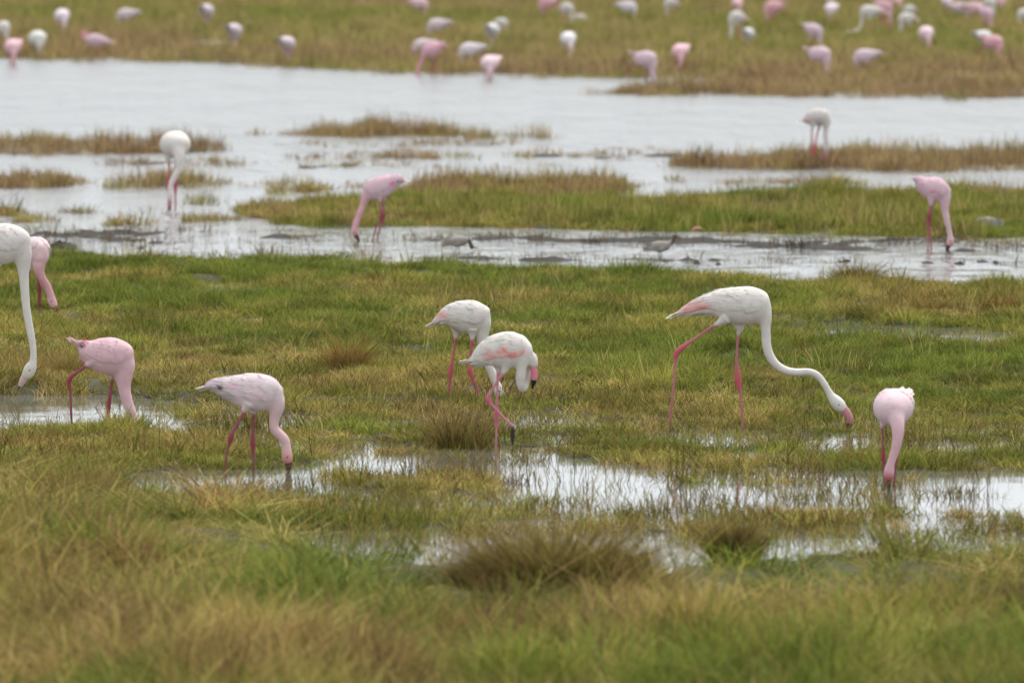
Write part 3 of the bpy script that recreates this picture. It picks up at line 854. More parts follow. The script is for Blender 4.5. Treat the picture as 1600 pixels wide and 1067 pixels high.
# pair: the one behind
sp = Spec(650, 450, .2625, 722, 628)
A_ = make_bird("flamingo", sp,
    [(97, 215, 9), (140, 190, 33), (190, 170, 63), (250, 165, 89), (310, 172, 103), (370, 172, 92), (410, 172, 68), (424, 176, 46)],
    [(395, 205, 66), (393, 260, 46), (395, 315, 37), (408, 385, 31), (430, 450, 28), (455, 510, 27), (476, 565, 25), (488, 600, 31), (498, 635, 30), (505, 652, 22)],
    [(504, 650, 20), (512, 675, 18), (508, 700, 12), (500, 715, 5)],
    [dict(pts=[(245, 245, 40), (240, 285, 18), (233, 335, 11), (216, 430, 10), (207, 493, 15), (200, 570, 10), (190, 690, 10)], y=.04, joint=4, feathered=1.3),
     dict(pts=[(335, 245, 40), (335, 285, 18), (330, 350, 11), (318, 440, 10), (322, 490, 15), (350, 570, 10), (395, 690, 9)], y=-.04, joint=4, feathered=1.3)],
    WHITE, WHITE, (.76, .70, .65), (.50, .12, .145), JOINT_G,
    patches=[(150, 165, 34, (.82, .42, .40), .7), (125, 205, 30, (.80, .66, .62), .6)],
    label="white flamingo standing half hidden behind the one that lifts a dark foot", group=NEAR)
# pair: the one in front, looped neck and lifted foot
sp = Spec(650, 450, .2625, 775, 716)
B_ = make_bird("flamingo", sp,
    [(308, 443, 9), (350, 430, 36), (400, 402, 66), (460, 378, 93), (530, 370, 110), (600, 362, 103), (648, 350, 76), (668, 346, 50)],
    [(650, 365, 60, -.02), (640, 415, 42, -.03), (628, 475, 33, -.03), (622, 545, 30, -.02), (630, 592, 24, .0), (644, 592, 23, .03), (655, 545, 25, .05), (662, 470, 26, .05), (675, 415, 27, .04), (690, 408, 30, .02), (697, 440, 31, .0), (699, 472, 25, .0)],
    [(699, 466, 22), (704, 505, 20), (704, 535, 19), (699, 565, 15), (691, 597, 5)],
    [dict(pts=[(500, 430, 45), (497, 490, 22), (487, 540, 11), (482, 650, 9), (480, 760, 15), (479, 840, 9), (477, 940, 9), (475, 1025, 9)], y=.03, joint=4, feathered=1.3),
     dict(pts=[(540, 430, 45), (527, 485, 20), (490, 545, 11), (445, 615, 11), (428, 662, 17), (465, 708, 11), (520, 765, 9), (570, 815, 11), (576, 840, 14), (573, 880, 15), (577, 935, 5)], y=-.04, joint=4, feathered=1.2, dark=7.2, nofoot=True)],
    CREAM, CREAM, (.62, .56, .48), (.58, .23, .27), (.54, .14, .19),
    patches=[(440, 398, 32, (.80, .40, .38), .9), (515, 390, 38, CORAL, 1.0), (572, 400, 30, CORAL, 1.0), (640, 385, 30, (.80, .38, .36), .9)],
    label="white flamingo with looped neck, black-tipped bill and one muddy foot lifted", group=NEAR, tail_n=9, bill_cols=((.72, .22, .30), BLACK))
# small pink one facing the viewer
sp = Spec(1320, 590, .1874, 1392, 760)
F_ = make_bird("flamingo", sp,
    [(522, 150, 9, .33, 18), (490, 180, 60, .22, 62), (440, 215, 122, .10, 138), (406, 240, 150, .0, 172), (405, 265, 132, -.08, 148), (420, 300, 84, -.14, 92)],
    [(422, 310, 84, -.13), (434, 395, 62, -.17), (432, 480, 50, -.19), (415, 570, 41, -.19), (392, 645, 36, -.19), (372, 705, 37, -.19), (362, 760, 45, -.19), (359, 805, 45, -.19), (357, 840, 30, -.19)],
    [(357, 838, 30, -.19), (357, 880, 24, -.20), (362, 925, 16, -.20), (362, 960, 6, -.19)],
    [dict(pts=[(330, 330, 45), (310, 395, 22), (314, 460, 14), (318, 560, 14), (320, 660, 19), (326, 760, 13), (335, 950, 12)], y=-.01, joint=4, feathered=1.3),
     dict(pts=[(455, 330, 45), (450, 395, 22), (446, 460, 14), (440, 560, 14), (430, 660, 19), (422, 760, 13), (412, 950, 12)], y=.03, joint=4, feathered=1.3)],
    (.73, .55, .575), (.70, .43, .455), (.52, .12, .13), LEG_L, JOINT_L, bill_cols=((.10, .03, .03), BLACK), tipfrac=.35,
    label="round pink flamingo facing the viewer with its head down in the water", group=NEAR, rows=5)
# small pink one at the left pond
sp = Spec(0, 330, .3467, 150, 672)
L1 = make_bird("flamingo", sp,
    [(334, 590, 7), (365, 604, 22), (400, 628, 54), (450, 645, 78), (510, 655, 86), (553, 662, 73), (578, 676, 50)],
    [(563, 690, 58), (558, 740, 42), (560, 795, 31), (574, 858, 25), (594, 910, 22), (610, 950, 22), (618, 975, 26), (618, 998, 22)],
    [(618, 994, 18), (614, 1015, 14), (606, 1035, 6)],
    [dict(pts=[(430, 670, 35), (395, 690, 13), (360, 716, 8), (315, 755, 11), (319, 820, 8), (322, 900, 7), (326, 1010, 7)], y=-.04, joint=3, feathered=1.1),
     dict(pts=[(500, 700, 35), (505, 745, 13), (500, 800, 8), (488, 880, 11), (486, 930, 8), (482, 1010, 7)], y=.05, joint=3, feathered=1.2)],
    (.73, .475, .505), PINK, (.76, .42, .40), LEG_L, JOINT_L, bill_cols=((.45, .14, .13), (.05, .02, .02)),
    patches=[(372, 600, 14, (.12, .08, .09), .7), (385, 580, 16, (.72, .2, .25), .7)],
    label="pink flamingo at the left pond with its head under water and one leg back", group=NEAR)
# pale pink one beside it
sp = Spec(300, 560, .1875, 385, 738)
L2 = make_bird("flamingo", sp,
    [(104, 250, 9), (165, 225, 45), (245, 233, 76), (350, 255, 116), (460, 270, 149), (560, 282, 157), (650, 296, 142), (705, 312, 96), (725, 325, 66)],
    [(705, 350, 88), (705, 420, 66), (688, 490, 50), (682, 545, 42), (696, 598, 41), (732, 632, 41), (772, 678, 41), (788, 735, 38), (790, 790, 46), (796, 832, 47), (802, 868, 36)],
    [(802, 860, 34), (806, 900, 28), (803, 930, 18), (798, 955, 8)],
    [dict(pts=[(470, 370, 60), (440, 420, 26), (415, 480, 17), (355, 585, 17), (325, 660, 25), (308, 730, 15), (286, 840, 13), (268, 980, 13)], y=-.05, joint=4, feathered=1.3),
     dict(pts=[(508, 380, 60), (508, 440, 28), (510, 490, 16), (506, 610, 16), (505, 720, 22), (508, 810, 14), (514, 980, 13)], y=.05, joint=4, feathered=1.5)],
    (.74, .60, .61), (.71, .46, .46), (.66, .28, .24), LEG_L, JOINT_L, bill_cols=((.12, .05, .04), BLACK), tipfrac=.4, under=(.6, .5, .5),
    patches=[(235, 240, 26, (.03, .03, .035), .95), (180, 262, 22, (.04, .04, .045), .3), (345, 220, 20, (.82, .36, .44), .9), (520, 270, 110, (.80, .58, .60), .4)],
    label="pale pink flamingo with black wing tips bending an S shaped neck to the water", group=NEAR)
# big white one cut by the left edge
sp = Spec(0, 330, .3467, 0, 645)
G0 = make_bird("flamingo", sp,
    [(-190, 215, 8), (-120, 185, 48), (-40, 152, 84), (30, 147, 92), (80, 155, 80), (108, 175, 54)],
    [(95, 180, 62), (106, 230, 38), (108, 285, 26), (112, 345, 21), (119, 430, 19), (130, 500, 18), (143, 570, 17), (151, 630, 15), (149, 675, 17), (140, 703, 27), (127, 728, 27), (112, 748, 20)],
    [(116, 742, 18), (103, 764, 16), (92, 784, 10), (86, 796, 4)],
    [dict(pts=[(-40, 210, 30), (-40, 250, 14), (-45, 340, 8), (-50, 480, 12), (-50, 650, 7), (-50, 930, 7)], y=-.05, joint=3, feathered=1.2),
     dict(pts=[(10, 210, 30), (-14, 250, 14), (-70, 360, 8), (-110, 480, 12), (-105, 650, 7), (-110, 930, 7)], y=.05, joint=3, feathered=1.2)],
    WHITE, CREAM, (.66, .60, .50), LEG_G, JOINT_G, bill_cols=((.62, .42, .38), BLACK), tipfrac=.75,
    label="large white flamingo cut by the left picture edge with a long hanging neck", group=NEAR)
# pink one behind it
sp = Spec(0, 330, .3467, 60, 500)
L0 = make_bird("flamingo", sp,
    [(130, 175, 8, .28), (145, 190, 38, .18), (165, 205, 56, .06), (178, 218, 58, -.02), (186, 232, 46, -.07)],
    [(184, 240, 46, -.06), (178, 285, 28, -.08), (188, 325, 22, -.08), (212, 368, 20, -.06), (228, 405, 18, -.06), (236, 435, 21, -.06), (246, 460, 18, -.06)],
    [(245, 456, 14, -.06), (254, 470, 12, -.06), (254, 486, 5, -.06)],
    [dict(pts=[(160, 245, 25), (160, 285, 10), (172, 340, 7), (178, 390, 9), (178, 500, 6)], y=-.02, joint=3, feathered=1.2),
     dict(pts=[(150, 245, 25), (140, 285, 10), (120, 340, 7), (108, 390, 9), (104, 500, 6)], y=.05, joint=3, feathered=1.2)],
    (.72, .54, .55), (.68, .35, .37), (.78, .48, .46), LEG_L, JOINT_L, bill_cols=((.25, .08, .09), BLACK), voxel=.006,
    patches=[(205, 225, 10, (.45, .15, .2), .6), (180, 195, 12, (.5, .3, .35), .4)],
    label="pink flamingo bending down behind the white one at the left edge", group=NEAR)
L0.location.z = .055
# middle distance
sp = Spec(520, 250, .14056, 590, 377)
M1 = make_bird("flamingo", sp,
    [(800, 240, 9), (742, 226, 54), (660, 246, 90), (560, 292, 124), (460, 332, 121), (402, 360, 97), (378, 385, 68)],
    [(372, 400, 76), (352, 450, 50), (334, 510, 41), (300, 592, 36), (266, 690, 36), (246, 758, 38), (244, 808, 41), (256, 838, 30)],
    [(258, 832, 28), (272, 862, 24), (284, 886, 16), (290, 905, 8)],
    [dict(pts=[(520, 380, 45), (524, 440, 19), (528, 520, 14), (546, 620, 20), (502, 720, 12), (462, 800, 12), (444, 910, 12)], y=-.04, joint=3, feathered=1.2),
     dict(pts=[(570, 370, 45), (570, 430, 19), (566, 530, 14), (562, 630, 20), (525, 740, 12), (506, 820, 12), (500, 915, 12)], y=.04, joint=3, feathered=1.2)],
    (.73, .50, .55), (.71, .38, .42), (.72, .34, .34), (.42, .14, .18), JOINT_L, bill_cols=((.15, .06, .06), BLACK), voxel=.007,
    patches=[(660, 265, 30, (.72, .12, .24), .9), (728, 245, 18, (.03, .03, .05), .9)],
    label="pink flamingo facing left at the edge of the middle green strip", group=MID)
sp = Spec(1400, 260, .1405, 1455, 391)
M2 = make_bird("flamingo", sp,
    [(186, 140, 9), (240, 158, 48), (312, 208, 100), (400, 245, 132), (488, 272, 124), (548, 294, 86), (566, 312, 62)],
    [(545, 330, 84), (538, 410, 62), (545, 500, 45), (562, 595, 38), (588, 700, 32), (600, 775, 32), (606, 818, 42), (598, 858, 41), (584, 882, 30)],
    [(584, 876, 30), (574, 910, 24), (560, 945, 9)],
    [dict(pts=[(385, 340, 50), (385, 410, 24), (376, 480, 16), (360, 570, 20), (356, 700, 13), (356, 940, 12)], y=-.03, joint=3, feathered=1.3),
     dict(pts=[(430, 340, 50), (404, 410, 24), (388, 500, 16), (374, 580, 20), (374, 720, 13), (396, 940, 12)], y=.04, joint=3, feathered=1.3)],
    (.73, .50, .55), (.71, .48, .51), (.76, .38, .34), (.44, .13, .17), JOINT_L, bill_cols=((.10, .05, .05), BLACK), voxel=.007,
    patches=[(275, 210, 24, (.74, .12, .24), .9), (405, 270, 22, (.78, .2, .28), .7), (450, 350, 60, (.7, .36, .42), .5)],
    label="pink flamingo facing right below the green strip near the right edge", group=MID)
sp = Spec(220, 180, .1594, 272, 326)
M3 = make_bird("flamingo", sp,
    [(220, 330, 9, .36, 20), (262, 310, 60, .24, 60), (310, 295, 112, .10, 126), (340, 288, 134, .0, 150), (362, 300, 118, -.08, 128), (376, 330, 78, -.14, 80)],
    [(378, 345, 78, -.13), (384, 430, 50, -.17), (376, 515, 34, -.18), (338, 598, 31, -.18), (304, 668, 28, -.18), (290, 735, 25, -.18), (290, 790, 31, -.18), (288, 838, 28, -.18)],
    [(288, 832, 24, -.18), (290, 872, 20, -.18), (293, 905, 12, -.18), (290, 925, 5, -.18)],
    [dict(pts=[(280, 370, 40), (276, 430, 20), (276, 520, 12), (268, 690, 18), (270, 800, 12), (272, 990, 12)], y=-.01, joint=3, feathered=1.3),
     dict(pts=[(350, 370, 40), (346, 430, 20), (342, 520, 12), (338, 690, 18), (338, 800, 12), (338, 990, 12)], y=.04, joint=3, feathered=1.3)],
    CREAM, (.80, .72, .69), (.72, .60, .55), LEG_G, JOINT_G, bill_cols=((.62, .22, .27), (.10, .03, .05)), voxel=.007,
    patches=[(230, 365, 40, (.80, .62, .62), .5)],
    label="white flamingo facing the viewer in shallow water, left of the middle distance", group=MID, rows=5)
sp = Spec(1220, 150, .1218, 1275, 262)
M4 = make_bird("flamingo", sp,
    [(272, 322, 10), (330, 308, 55), (400, 285, 100), (480, 266, 113), (555, 272, 98), (598, 292, 64)],
    [(588, 310, 76), (582, 380, 50), (574, 450, 38), (576, 520, 34), (586, 590, 35), (590, 650, 32), (585, 695, 33), (572, 735, 32)],
    [(576, 728, 30), (555, 780, 30), (535, 830, 22), (520, 860, 10)],
    [dict(pts=[(410, 350, 45), (402, 400, 20), (396, 500, 13), (404, 720, 20), (400, 800, 12), (396, 990, 12)], y=-.03, joint=3, feathered=1.3),
     dict(pts=[(490, 350, 45), (490, 410, 20), (460, 530, 13), (436, 730, 20), (434, 800, 12), (430, 990, 12)], y=.04, joint=3, feathered=1.3)],
    WHITE, WHITE, (.50, .42, .40), LEG_G, JOINT_G, bill_cols=((.66, .26, .32), (.10, .04, .05)), voxel=.007,
    patches=[(340, 310, 60, (.82, .50, .56), .8), (460, 325, 50, (.66, .36, .48), .6), (400, 375, 50, (.25, .18, .19), .5)],
    label="white flamingo with pink wing edge feeding on the brown island at right", group=MID)
# a resting one with the neck folded back over the chest (for the far bank)
class Metre:
    def __init__(s): s.s = 1; s.u0 = 0; s.vf = 0
    def p(s, x, z, y=0.0): return (x, y, z)
    def r(s, r): return r
REST = make_bird("flamingo", Metre(),
    [(-.31, .47, .008), (-.22, .485, .055), (-.08, .51, .100), (.05, .52, .114), (.14, .52, .088), (.185, .52, .055)],
    [(.17, .53, .07), (.225, .54, .040), (.262, .585, .030), (.262, .640, .027), (.230, .668, .026), (.200, .645, .030), (.196, .605, .033), (.203, .575, .025)],
    [(.203, .58, .022), (.212, .545, .019), (.222, .515, .012), (.226, .495, .005)],
    [dict(pts=[(.0, .45, .04), (.0, .40, .018), (-.01, .33, .010), (-.03, .22, .014), (-.02, .12, .009), (-.01, -.03, .009)], y=-.03, joint=3, feathered=1.2),
     dict(pts=[(.0, .45, .04), (.0, .40, .018), (.01, .33, .010), (.0, .22, .014), (.01, .12, .009), (.02, -.03, .009)], y=.04, joint=3, feathered=1.2)],
    (.73, .52, .55), (.70, .30, .31), (.74, .32, .32), LEG_L, JOINT_L, bill_cols=((.2, .05, .06), BLACK), voxel=.007,
    label="pink flamingo facing left on the far bank with its red neck folded up", group=FAR)
used_rest = []

def copy_tree(o, parent=None):
    c = o.copy(); COL.objects.link(c)
    if parent: c.parent = parent
    for ch in o.children: copy_tree(ch, c)
    return c

def paint_tree(o, tint):
    if o.name.split('.')[0] in ("body", "wing", "tail", "under_feathers"): o.color = (*tint, 1)
    for ch in o.children: paint_tree(ch, tint)

def far_bird(tpl, u, v, yaw, k, tint, zb, label):
    c0 = root_center[tpl.name]
    if tpl is REST and not used_rest:
        o = REST; used_rest.append(1)
    else:
        o = copy_tree(tpl)
    a = math.radians(yaw)
    zc = zb + c0[2] * k
    x, y = unproject(u, v, zc)
    cx, cy = (c0[0] * math.cos(a) - c0[1] * math.sin(a)) * k, (c0[0] * math.sin(a) + c0[1] * math.cos(a)) * k
    o.location = (float(x) - cx, float(y) - cy, zb)
    o.rotation_euler = (0, 0, a); o.scale = (k, k, k)
    paint_tree(o, tint)
    tag(o, label, "flamingo", FAR)
    return o

TW = (1, 1, 1); TG = (.93, .96, .96); TL = (.96, .93, 1.0); TP = (1.0, .84, .86); TPP = (1.0, .72, .76); TPL = (.97, .97, 1.0); TWF = (1.03, 1.30, 1.25); TWL = (1.0, 1.12, 1.14)
ZB = -.13
for args in [
    (A_, 6, 43, -55, .80, TW, ZB, "greyish white flamingo cut by the left edge of the far bank"),
    (F_, 20, 73, 0, 1.0, TP, -.22, "small round pink flamingo at the far waterline by the left edge"),
    (M3, 59, 61, 0, .92, TG, -.30, "white flamingo dipping its straight white neck at the far waterline, upper left"),
    (F_, 97, 25, 8, 1.0, TWL, ZB, "round pale flamingo under a white neck hanging in from the top edge, upper left"),
    (A_, 126, -38, 180, 1.0, TW, ZB, "flamingo of which only a white neck hangs in at the top edge, upper left"),
    (REST, 146, 63, 172, .82, TW, -.16, "pink flamingo facing left on the far bank with its red neck folded up"),
    (L2, 194, 23, 186, .82, TG, ZB, "greyish flamingo facing left, between the red necked one and the top edge"),
    (F_, 323, 17, 180, .95, TWL, ZB, "lone round pale flamingo near the top edge, seen from behind"),
    (F_, 366, 48, 176, .95, TWL, ZB, "lone round pale flamingo below and right of another, left part of the far bank"),
    (F_, 449, 68, 170, .92, TWL, ZB, "round pale pink flamingo left of the dark reed clump on the far bank"),
    (L1, 452, -16, 180, .9, TP, ZB, "pink flamingo cut by the top edge with legs showing, left of centre"),
    (A_, 500, -40, 180, 1.0, TW, ZB, "flamingo showing only a slanting pale neck at the top edge, left of centre"),
    (L2, 558, -14, 0, .9, TP, ZB, "flamingo mostly above the picture over the dark reed clump"),
    (L2, 658, 6, -28, .85, TP, ZB, "lilac pink flamingo cut by the top edge above the green strip, centre"),
    (L2, 680, 39, 186, .82, TG, ZB, "whitish flamingo facing left below the green strip, above the overlapping pair"),
    (L2, 658, 71, 184, .80, TW, ZB, "paler hind flamingo of the overlapping pair by the far waterline"),
    (M1, 678, 77, 8, .92, TP, -.10, "pinker front flamingo of the overlapping pair with its neck down left"),
    (L2, 731, 78, 190, .85, TWL, -.16, "pale flamingo with lifted tail between the pair and the round one at the waterline"),
    (F_, 765, 99, -6, 1.02, TW, -.26, "round flamingo with dark pink breast right at the far waterline"),
    (F_, 769, 47, 180, .92, TWF, ZB, "round white flamingo half hiding a longer one behind it, upper centre"),
    (A_, 784, 36, -14, .66, TG, ZB, "long grey white flamingo behind the round white one, upper centre"),
    (L1, 853, 5, 180, .9, TP, ZB, "lilac pink flamingo at the top edge left of a white one with pink rear"),
    (M4, 886, 12, -14, .85, TW, ZB, "white flamingo with pink rear at left, close under the top edge"),
    (L2, 909, 29, -30, .62, (.86, .95, .86), -.20, "small dull white flamingo just below the one with pink rear"),
    (F_, 888, 61, 6, .95, TWF, ZB, "white topped flamingo with pink neck alone in the middle of the far bank"),
    (L2, 984, 11, -26, .82, TWL, ZB, "pale flamingo with head down right at the top edge, right of centre"),
    (M4, 1048, 4, 180, .85, TW, ZB, "white flamingo cut by the top edge with pink tail at right"),
    (L1, 1012, 93, -6, .92, TWL, -.14, "pale lilac flamingo stretching a pink neck right at the far waterline"),
    (F_, 1063, 80, -4, .95, TP, -.13, "round pink flamingo above the start of the brown spit"),
    (M4, 1151, 27, 184, .98, TW, ZB, "white flamingo with pink tail right standing over a small round one"),
    (F_, 1169, 53, 180, .80, TWF, ZB, "small round pale flamingo at the feet of a white one"),
    (F_, 1152, 5, 8, .8, TP, ZB, "pinkish flamingo peeping over the back of the white one below"),
    (L1, 1206, 12, 180, .92, TP, ZB, "mauve pink flamingo facing left near the top edge, right part"),
    (F_, 1298, 14, -8, .85, TWL, ZB, "pale flamingo facing the viewer under a white one at the top edge"),
    (A_, 1296, -6, -60, .8, TW, ZB, "white flamingo at the top edge directly behind a pale front facing one"),
    (M2, 1270, 47, -12, .92, TWL, ZB, "pale pink flamingo with level back and head down, above a lilac one"),
    (L1, 1284, 86, -18, .92, TWL, -.14, "lilac flamingo right below the pale pink one, head towards the right"),
    (L2, 1348, 88, 186, .85, TL, -.16, "pale flamingo facing left beside a dark green clump, above the brown spit"),
    (R_, 1354, 18, 176, .74, TW, ZB, "white flamingo reaching its neck low to the left, upper right"),
    (M2, 1380, 10, -14, .95, TP, ZB, "mauve flamingo with neck down right behind the white reaching one"),
    (F_, 1400, 1, 20, .85, TP, ZB, "flamingo mostly hidden by the top edge above two white ones"),
    (A_, 1416, 29, 170, .78, TW, ZB, "white flamingo with its neck down left, beside a round red necked one"),
    (A_, 1420, 15, 180, .62, TG, ZB, "flamingo whose grey white back shows just over a white one, upper right"),
    (F_, 1447, 52, 4, .95, TW, ZB, "round flamingo with a dark red neck, right part of the far bank"),
    (F_, 1479, 2, 10, .8, TWL, ZB, "pale flamingo cut by the top edge left of the lilac trio"),
    (L2, 1503, 13, -24, .82, TL, ZB, "left lilac flamingo of the trio at the top right"),
    (L2, 1526, 13, -16, .85, TP, ZB, "middle and pinkest flamingo of the trio at the top right"),
    (M2, 1541, 20, -50, .85, TL, ZB, "right flamingo of the trio, thin neck down, at the top right"),
    (A_, 1547, 4, -20, .68, TW, ZB, "white flamingo standing behind the trio at the top right"),
    (F_, 1563, 0, 0, .8, TP, ZB, "pink flamingo cut by the top edge right of the white one behind the trio"),
    (F_, 1538, 58, 158, .9, TWF, ZB, "pale round flamingo overlapped by a pink one near the right edge"),
    (L1, 1555, 67, -30, .88, TP, -.13, "pink flamingo with neck down right overlapping a pale one near the right edge"),
    (A_, 1601, 22, 190, .75, TW, ZB, "white flamingo cut by the right edge of the far bank"),
]:
    far_bird(*args)

# ------------------------------------------------------------------ small waders, feather, twigs, mud mound
def wader(u, v, yaw, k, label, back, head_c, low):
    root = bpy.data.objects.new("wader", None); COL.objects.link(root); tag(root, label, "wader", "small waders on the wet mud")
    T = catmull(np.array([(-.16, 0, .10, .006, .012), (-.11, 0, .105, .028, .03), (-.03, 0, .11, .048, .046), (.04, 0, .115, .046, .042), (.08, 0, .13, .030, .026)]), 5)
    hz = .06 if low else .20
    NK = catmull(np.array([(.06, 0, .12, .032), (.10, 0, .15 if not low else .12, .022), (.115, 0, (hz + .13) / 2, .018), (.13, 0, hz, .024), (.145, 0, hz - .002, .018)]), 5)
    parts = [tube(T[:, :3], T[:, 3], T[:, 4], 16), tube(NK[:, :3], NK[:, 3], NK[:, 3], 12)]
    for yy, xx in ((-.018, -.01), (.018, .015)):
        G = np.array([(xx, yy, .09), (xx - .01, yy, .05), (xx, yy, -.03)]); rr = np.array([.010, .006, .005])
        parts.append(tube(G, rr, rr, 8))
    me = remesh_body("body", parts, .0055)
    V = np.empty(len(me.vertices) * 3, np.float32); me.vertices.foreach_get("co", V); V = V.reshape(-1, 3)
    c = np.tile(np.array((.30, .265, .23)), (len(V), 1))
    c[V[:, 2] < .085] = (.27, .25, .22); c[V[:, 0] > .095] = head_c; c[V[:, 2] < .05] = (.25, .16, .06)
    ca = me.color_attributes.new("Col", 'FLOAT_COLOR', 'POINT'); c4 = np.ones((len(V), 4), np.float32); c4[:, :3] = c
    ca.data.foreach_set("color", c4.ravel()); me.polygons.foreach_set("use_smooth", np.ones(len(me.polygons), bool))
    me.materials.clear(); me.materials.append(M_WADER)
    link("body", me, root)
    rr_ = np.random.default_rng(int(u))
    for s in (-1, 1):
        WV = []; WF = []; WC = []
        for row in range(5):
            for j in range(4):
                x0 = .05 - row * .035; z0 = .145 - j * .018 - .004 * row; yy = s * (.026 + .009 * j - .004 * max(0, row - 2))
                i0 = len(WV); cc = np.array(back) * rr_.uniform(.7, 1.3)
                WV += [(x0, yy, z0), (x0 - .035, yy + s * .004, z0 + .011), (x0 - .075, yy + s * .003, z0 - .006), (x0 - .035, yy + s * .007, z0 - .012)]
                WF.append((i0, i0 + 1, i0 + 2, i0 + 3)); WC += [cc * .8, cc * 1.2, cc * 1.4, cc]
        link("wing", mesh_from("wing", WV, WF, M_WADER, WC), root)
    B = np.array([(.15, 0, hz - .004), (.175, 0, hz - .012), (.195, 0, hz - .022)]); rb = np.array([.007, .005, .002])
    v_, f_ = tube(B, rb, rb, 8)
    link("bill", mesh_from("bill", v_, f_, M_BILL, np.tile(np.array((.06, .04, .03)), (len(v_), 1))), root)
    x, y = unproject(u, v); z = float(ground_z(x, y))
    root.location = (float(x), float(y), max(z, -.02)); root.rotation_euler = (0, 0, math.radians(yaw)); root.scale = (k, k, k)
wader(716, 392, 0, .95, "brown headed wader left of centre on the wet mud, head low", (.25, .22, .19), (.12, .08, .06), True)
wader(1032, 401, 8, 1.0, "wader with raised dark head on the mud right of centre", (.27, .24, .21), (.13, .09, .07), False)
wader(1543, 365, 178, .95, "grey barred wader crouching on the green strip near the right edge", (.28, .27, .28), (.26, .25, .24), True)

def feather_obj():
    x, y = unproject(1088, 362); V = []; Fc = []; C = []
    for i in range(7):
        t = i / 6; hw = .022 * math.sin(math.pi * (.08 + .86 * t)) + .003
        V += [(-.06 + .13 * t, -.01, .028 * math.sin(t * 2.4) - hw * .2), (-.06 + .13 * t, 0, .028 * math.sin(t * 2.4) + .006), (-.06 + .13 * t, .012, .028 * math.sin(t * 2.4) + hw)]
        C += [(.50, .17, .15), (.55, .25, .22), (.50, .19, .17)]
    for i in range(6):
        q = i * 3; Fc += [(q, q + 1, q + 4, q + 3), (q + 1, q + 2, q + 5, q + 4)]
    o = link("feather", mesh_from("feather", V, Fc, M_FEATHER, C), None, (float(x), float(y), float(ground_z(x, y)) + .05)); o.scale = (.75, .75, .75)
    tag(o, "single coral pink feather caught in the edge of the green strip", "feather")
feather_obj()

M_TWIG = mat_attr("dark_twig", .8)
def twig(u, v, dx, dz, label):
    x, y = unproject(u, v)
    P = catmull(np.array([(0, 0, -.03), (dx * .35, .02, dz * .3), (dx * .6, .0, dz * .7), (dx, .03, dz)]), 4)
    r1 = np.linspace(.006, .0025, len(P)); v_, f_ = tube(P, r1, r1, 7)
    o = link("twig", mesh_from("twig", v_, f_, M_TWIG, np.tile(np.array((.04, .03, .022)), (len(v_), 1))), None, (float(x), float(y), max(-.01, float(ground_z(x, y)))))
    tag(o, label, "twig", "dead twigs standing in the water")
twig(1092, 404, .055, .085, "thin dark twig leaning right out of the wet mud, right of centre")
twig(1586, 413, .035, .10, "thin dark twig leaning right at the right edge of the shallow water")

def mud_lump(u, v, wx, wy, hz, label, seed):
    r_ = np.random.default_rng(seed); n = 22; m = 8; V = []; Fc = []
    for j in range(m):
        t = j / (m - 1); rr = math.cos(t * 1.5) ** .8
        for i in range(n):
            a = 2 * math.pi * i / n
            k = 1 + .22 * math.sin(2 * a + seed) + .12 * r_.normal()
            V.append((wx * rr * math.cos(a) * k, wy * rr * math.sin(a) * k, hz * math.sin(t * 1.5) * (1 + .18 * r_.normal()) - .02))
    for j in range(m - 1):
        for i in range(n):
            q = j * n + i; q2 = j * n + (i + 1) % n; Fc.append((q, q2, q2 + n, q + n))
    V.append((0, 0, hz * .98)); Fc += [((m - 1) * n + i, (m - 1) * n + (i + 1) % n, m * n) for i in range(n)]
    x, y = unproject(u, v)
    o = link("mud_mound", mesh_from("mud_mound", V, Fc, M_MUD), None, (float(x), float(y), 0.0))
    tag(o, label, "mud mound", "dark mud mounds in the shallow water")
mud_lump(96, 387, .12, .4, .062, "long low dark mud mound behind the pink bird at the left edge", 3)
mud_lump(220, 388, .05, .2, .030, "small dark mud lump in the shallow water at left, right of the long mound", 4)
for k, (u, w) in enumerate([(1040, .03), (1088, .05), (1122, .04), (1320, .05), (1450, .06), (1500, .05), (1535, .07), (1556, .04)]):
    mud_lump(u, 409 + (k % 3) * 2, w, .2, .028 + .006 * (k % 2), ["dark mud lump below the wader with raised head", "dark mud lump at the foot of the leaning twig", "dark mud lump just right of the leaning twig",
        "dark mud lump in the water above the brown tussock at right", "dark mud lump straight below the pink flamingo at right", "dark mud lump right below the bill of the pink flamingo at right",
        "widest dark mud lump near the right edge of the shallow water", "dark mud lump nearest to the twig at the right edge"][k], 10 + k)

# ------------------------------------------------------------------ single tussocks: each a plant of its own
def mat_plant(name, c0, c1, c2):
    m, nt, out = new_mat(name)
    N = nt.nodes.new; L = nt.links.new
    bl = N("ShaderNodeAttribute"); bl.attribute_name = "Col"; sp_ = N("ShaderNodeSeparateColor"); L(bl.outputs["Color"], sp_.inputs[0])
    r = N("ShaderNodeValToRGB"); e = r.color_ramp.elements
    e[0].color = (*c0, 1); e[1].color = (*c2, 1); x = e.new(.5); x.color = (*c1, 1)
    L(sp_.outputs[0], r.inputs[0])
    d = N("ShaderNodeBsdfPrincipled"); d.inputs["Roughness"].default_value = .8; d.inputs["Specular IOR Level"].default_value = .05
    t = N("ShaderNodeBsdfTranslucent"); mix = N("ShaderNodeMixShader"); mix.inputs[0].default_value = .25
    L(r.outputs[0], d.inputs["Base Color"]); L(r.outputs[0], t.inputs["Color"]); L(d.outputs[0], mix.inputs[1]); L(t.outputs[0], mix.inputs[2]); L(mix.outputs[0], out.inputs[0])
    return m
P_RUST = mat_plant("rusty_grass", (.13, .065, .022), (.25, .145, .045), (.38, .27, .085))
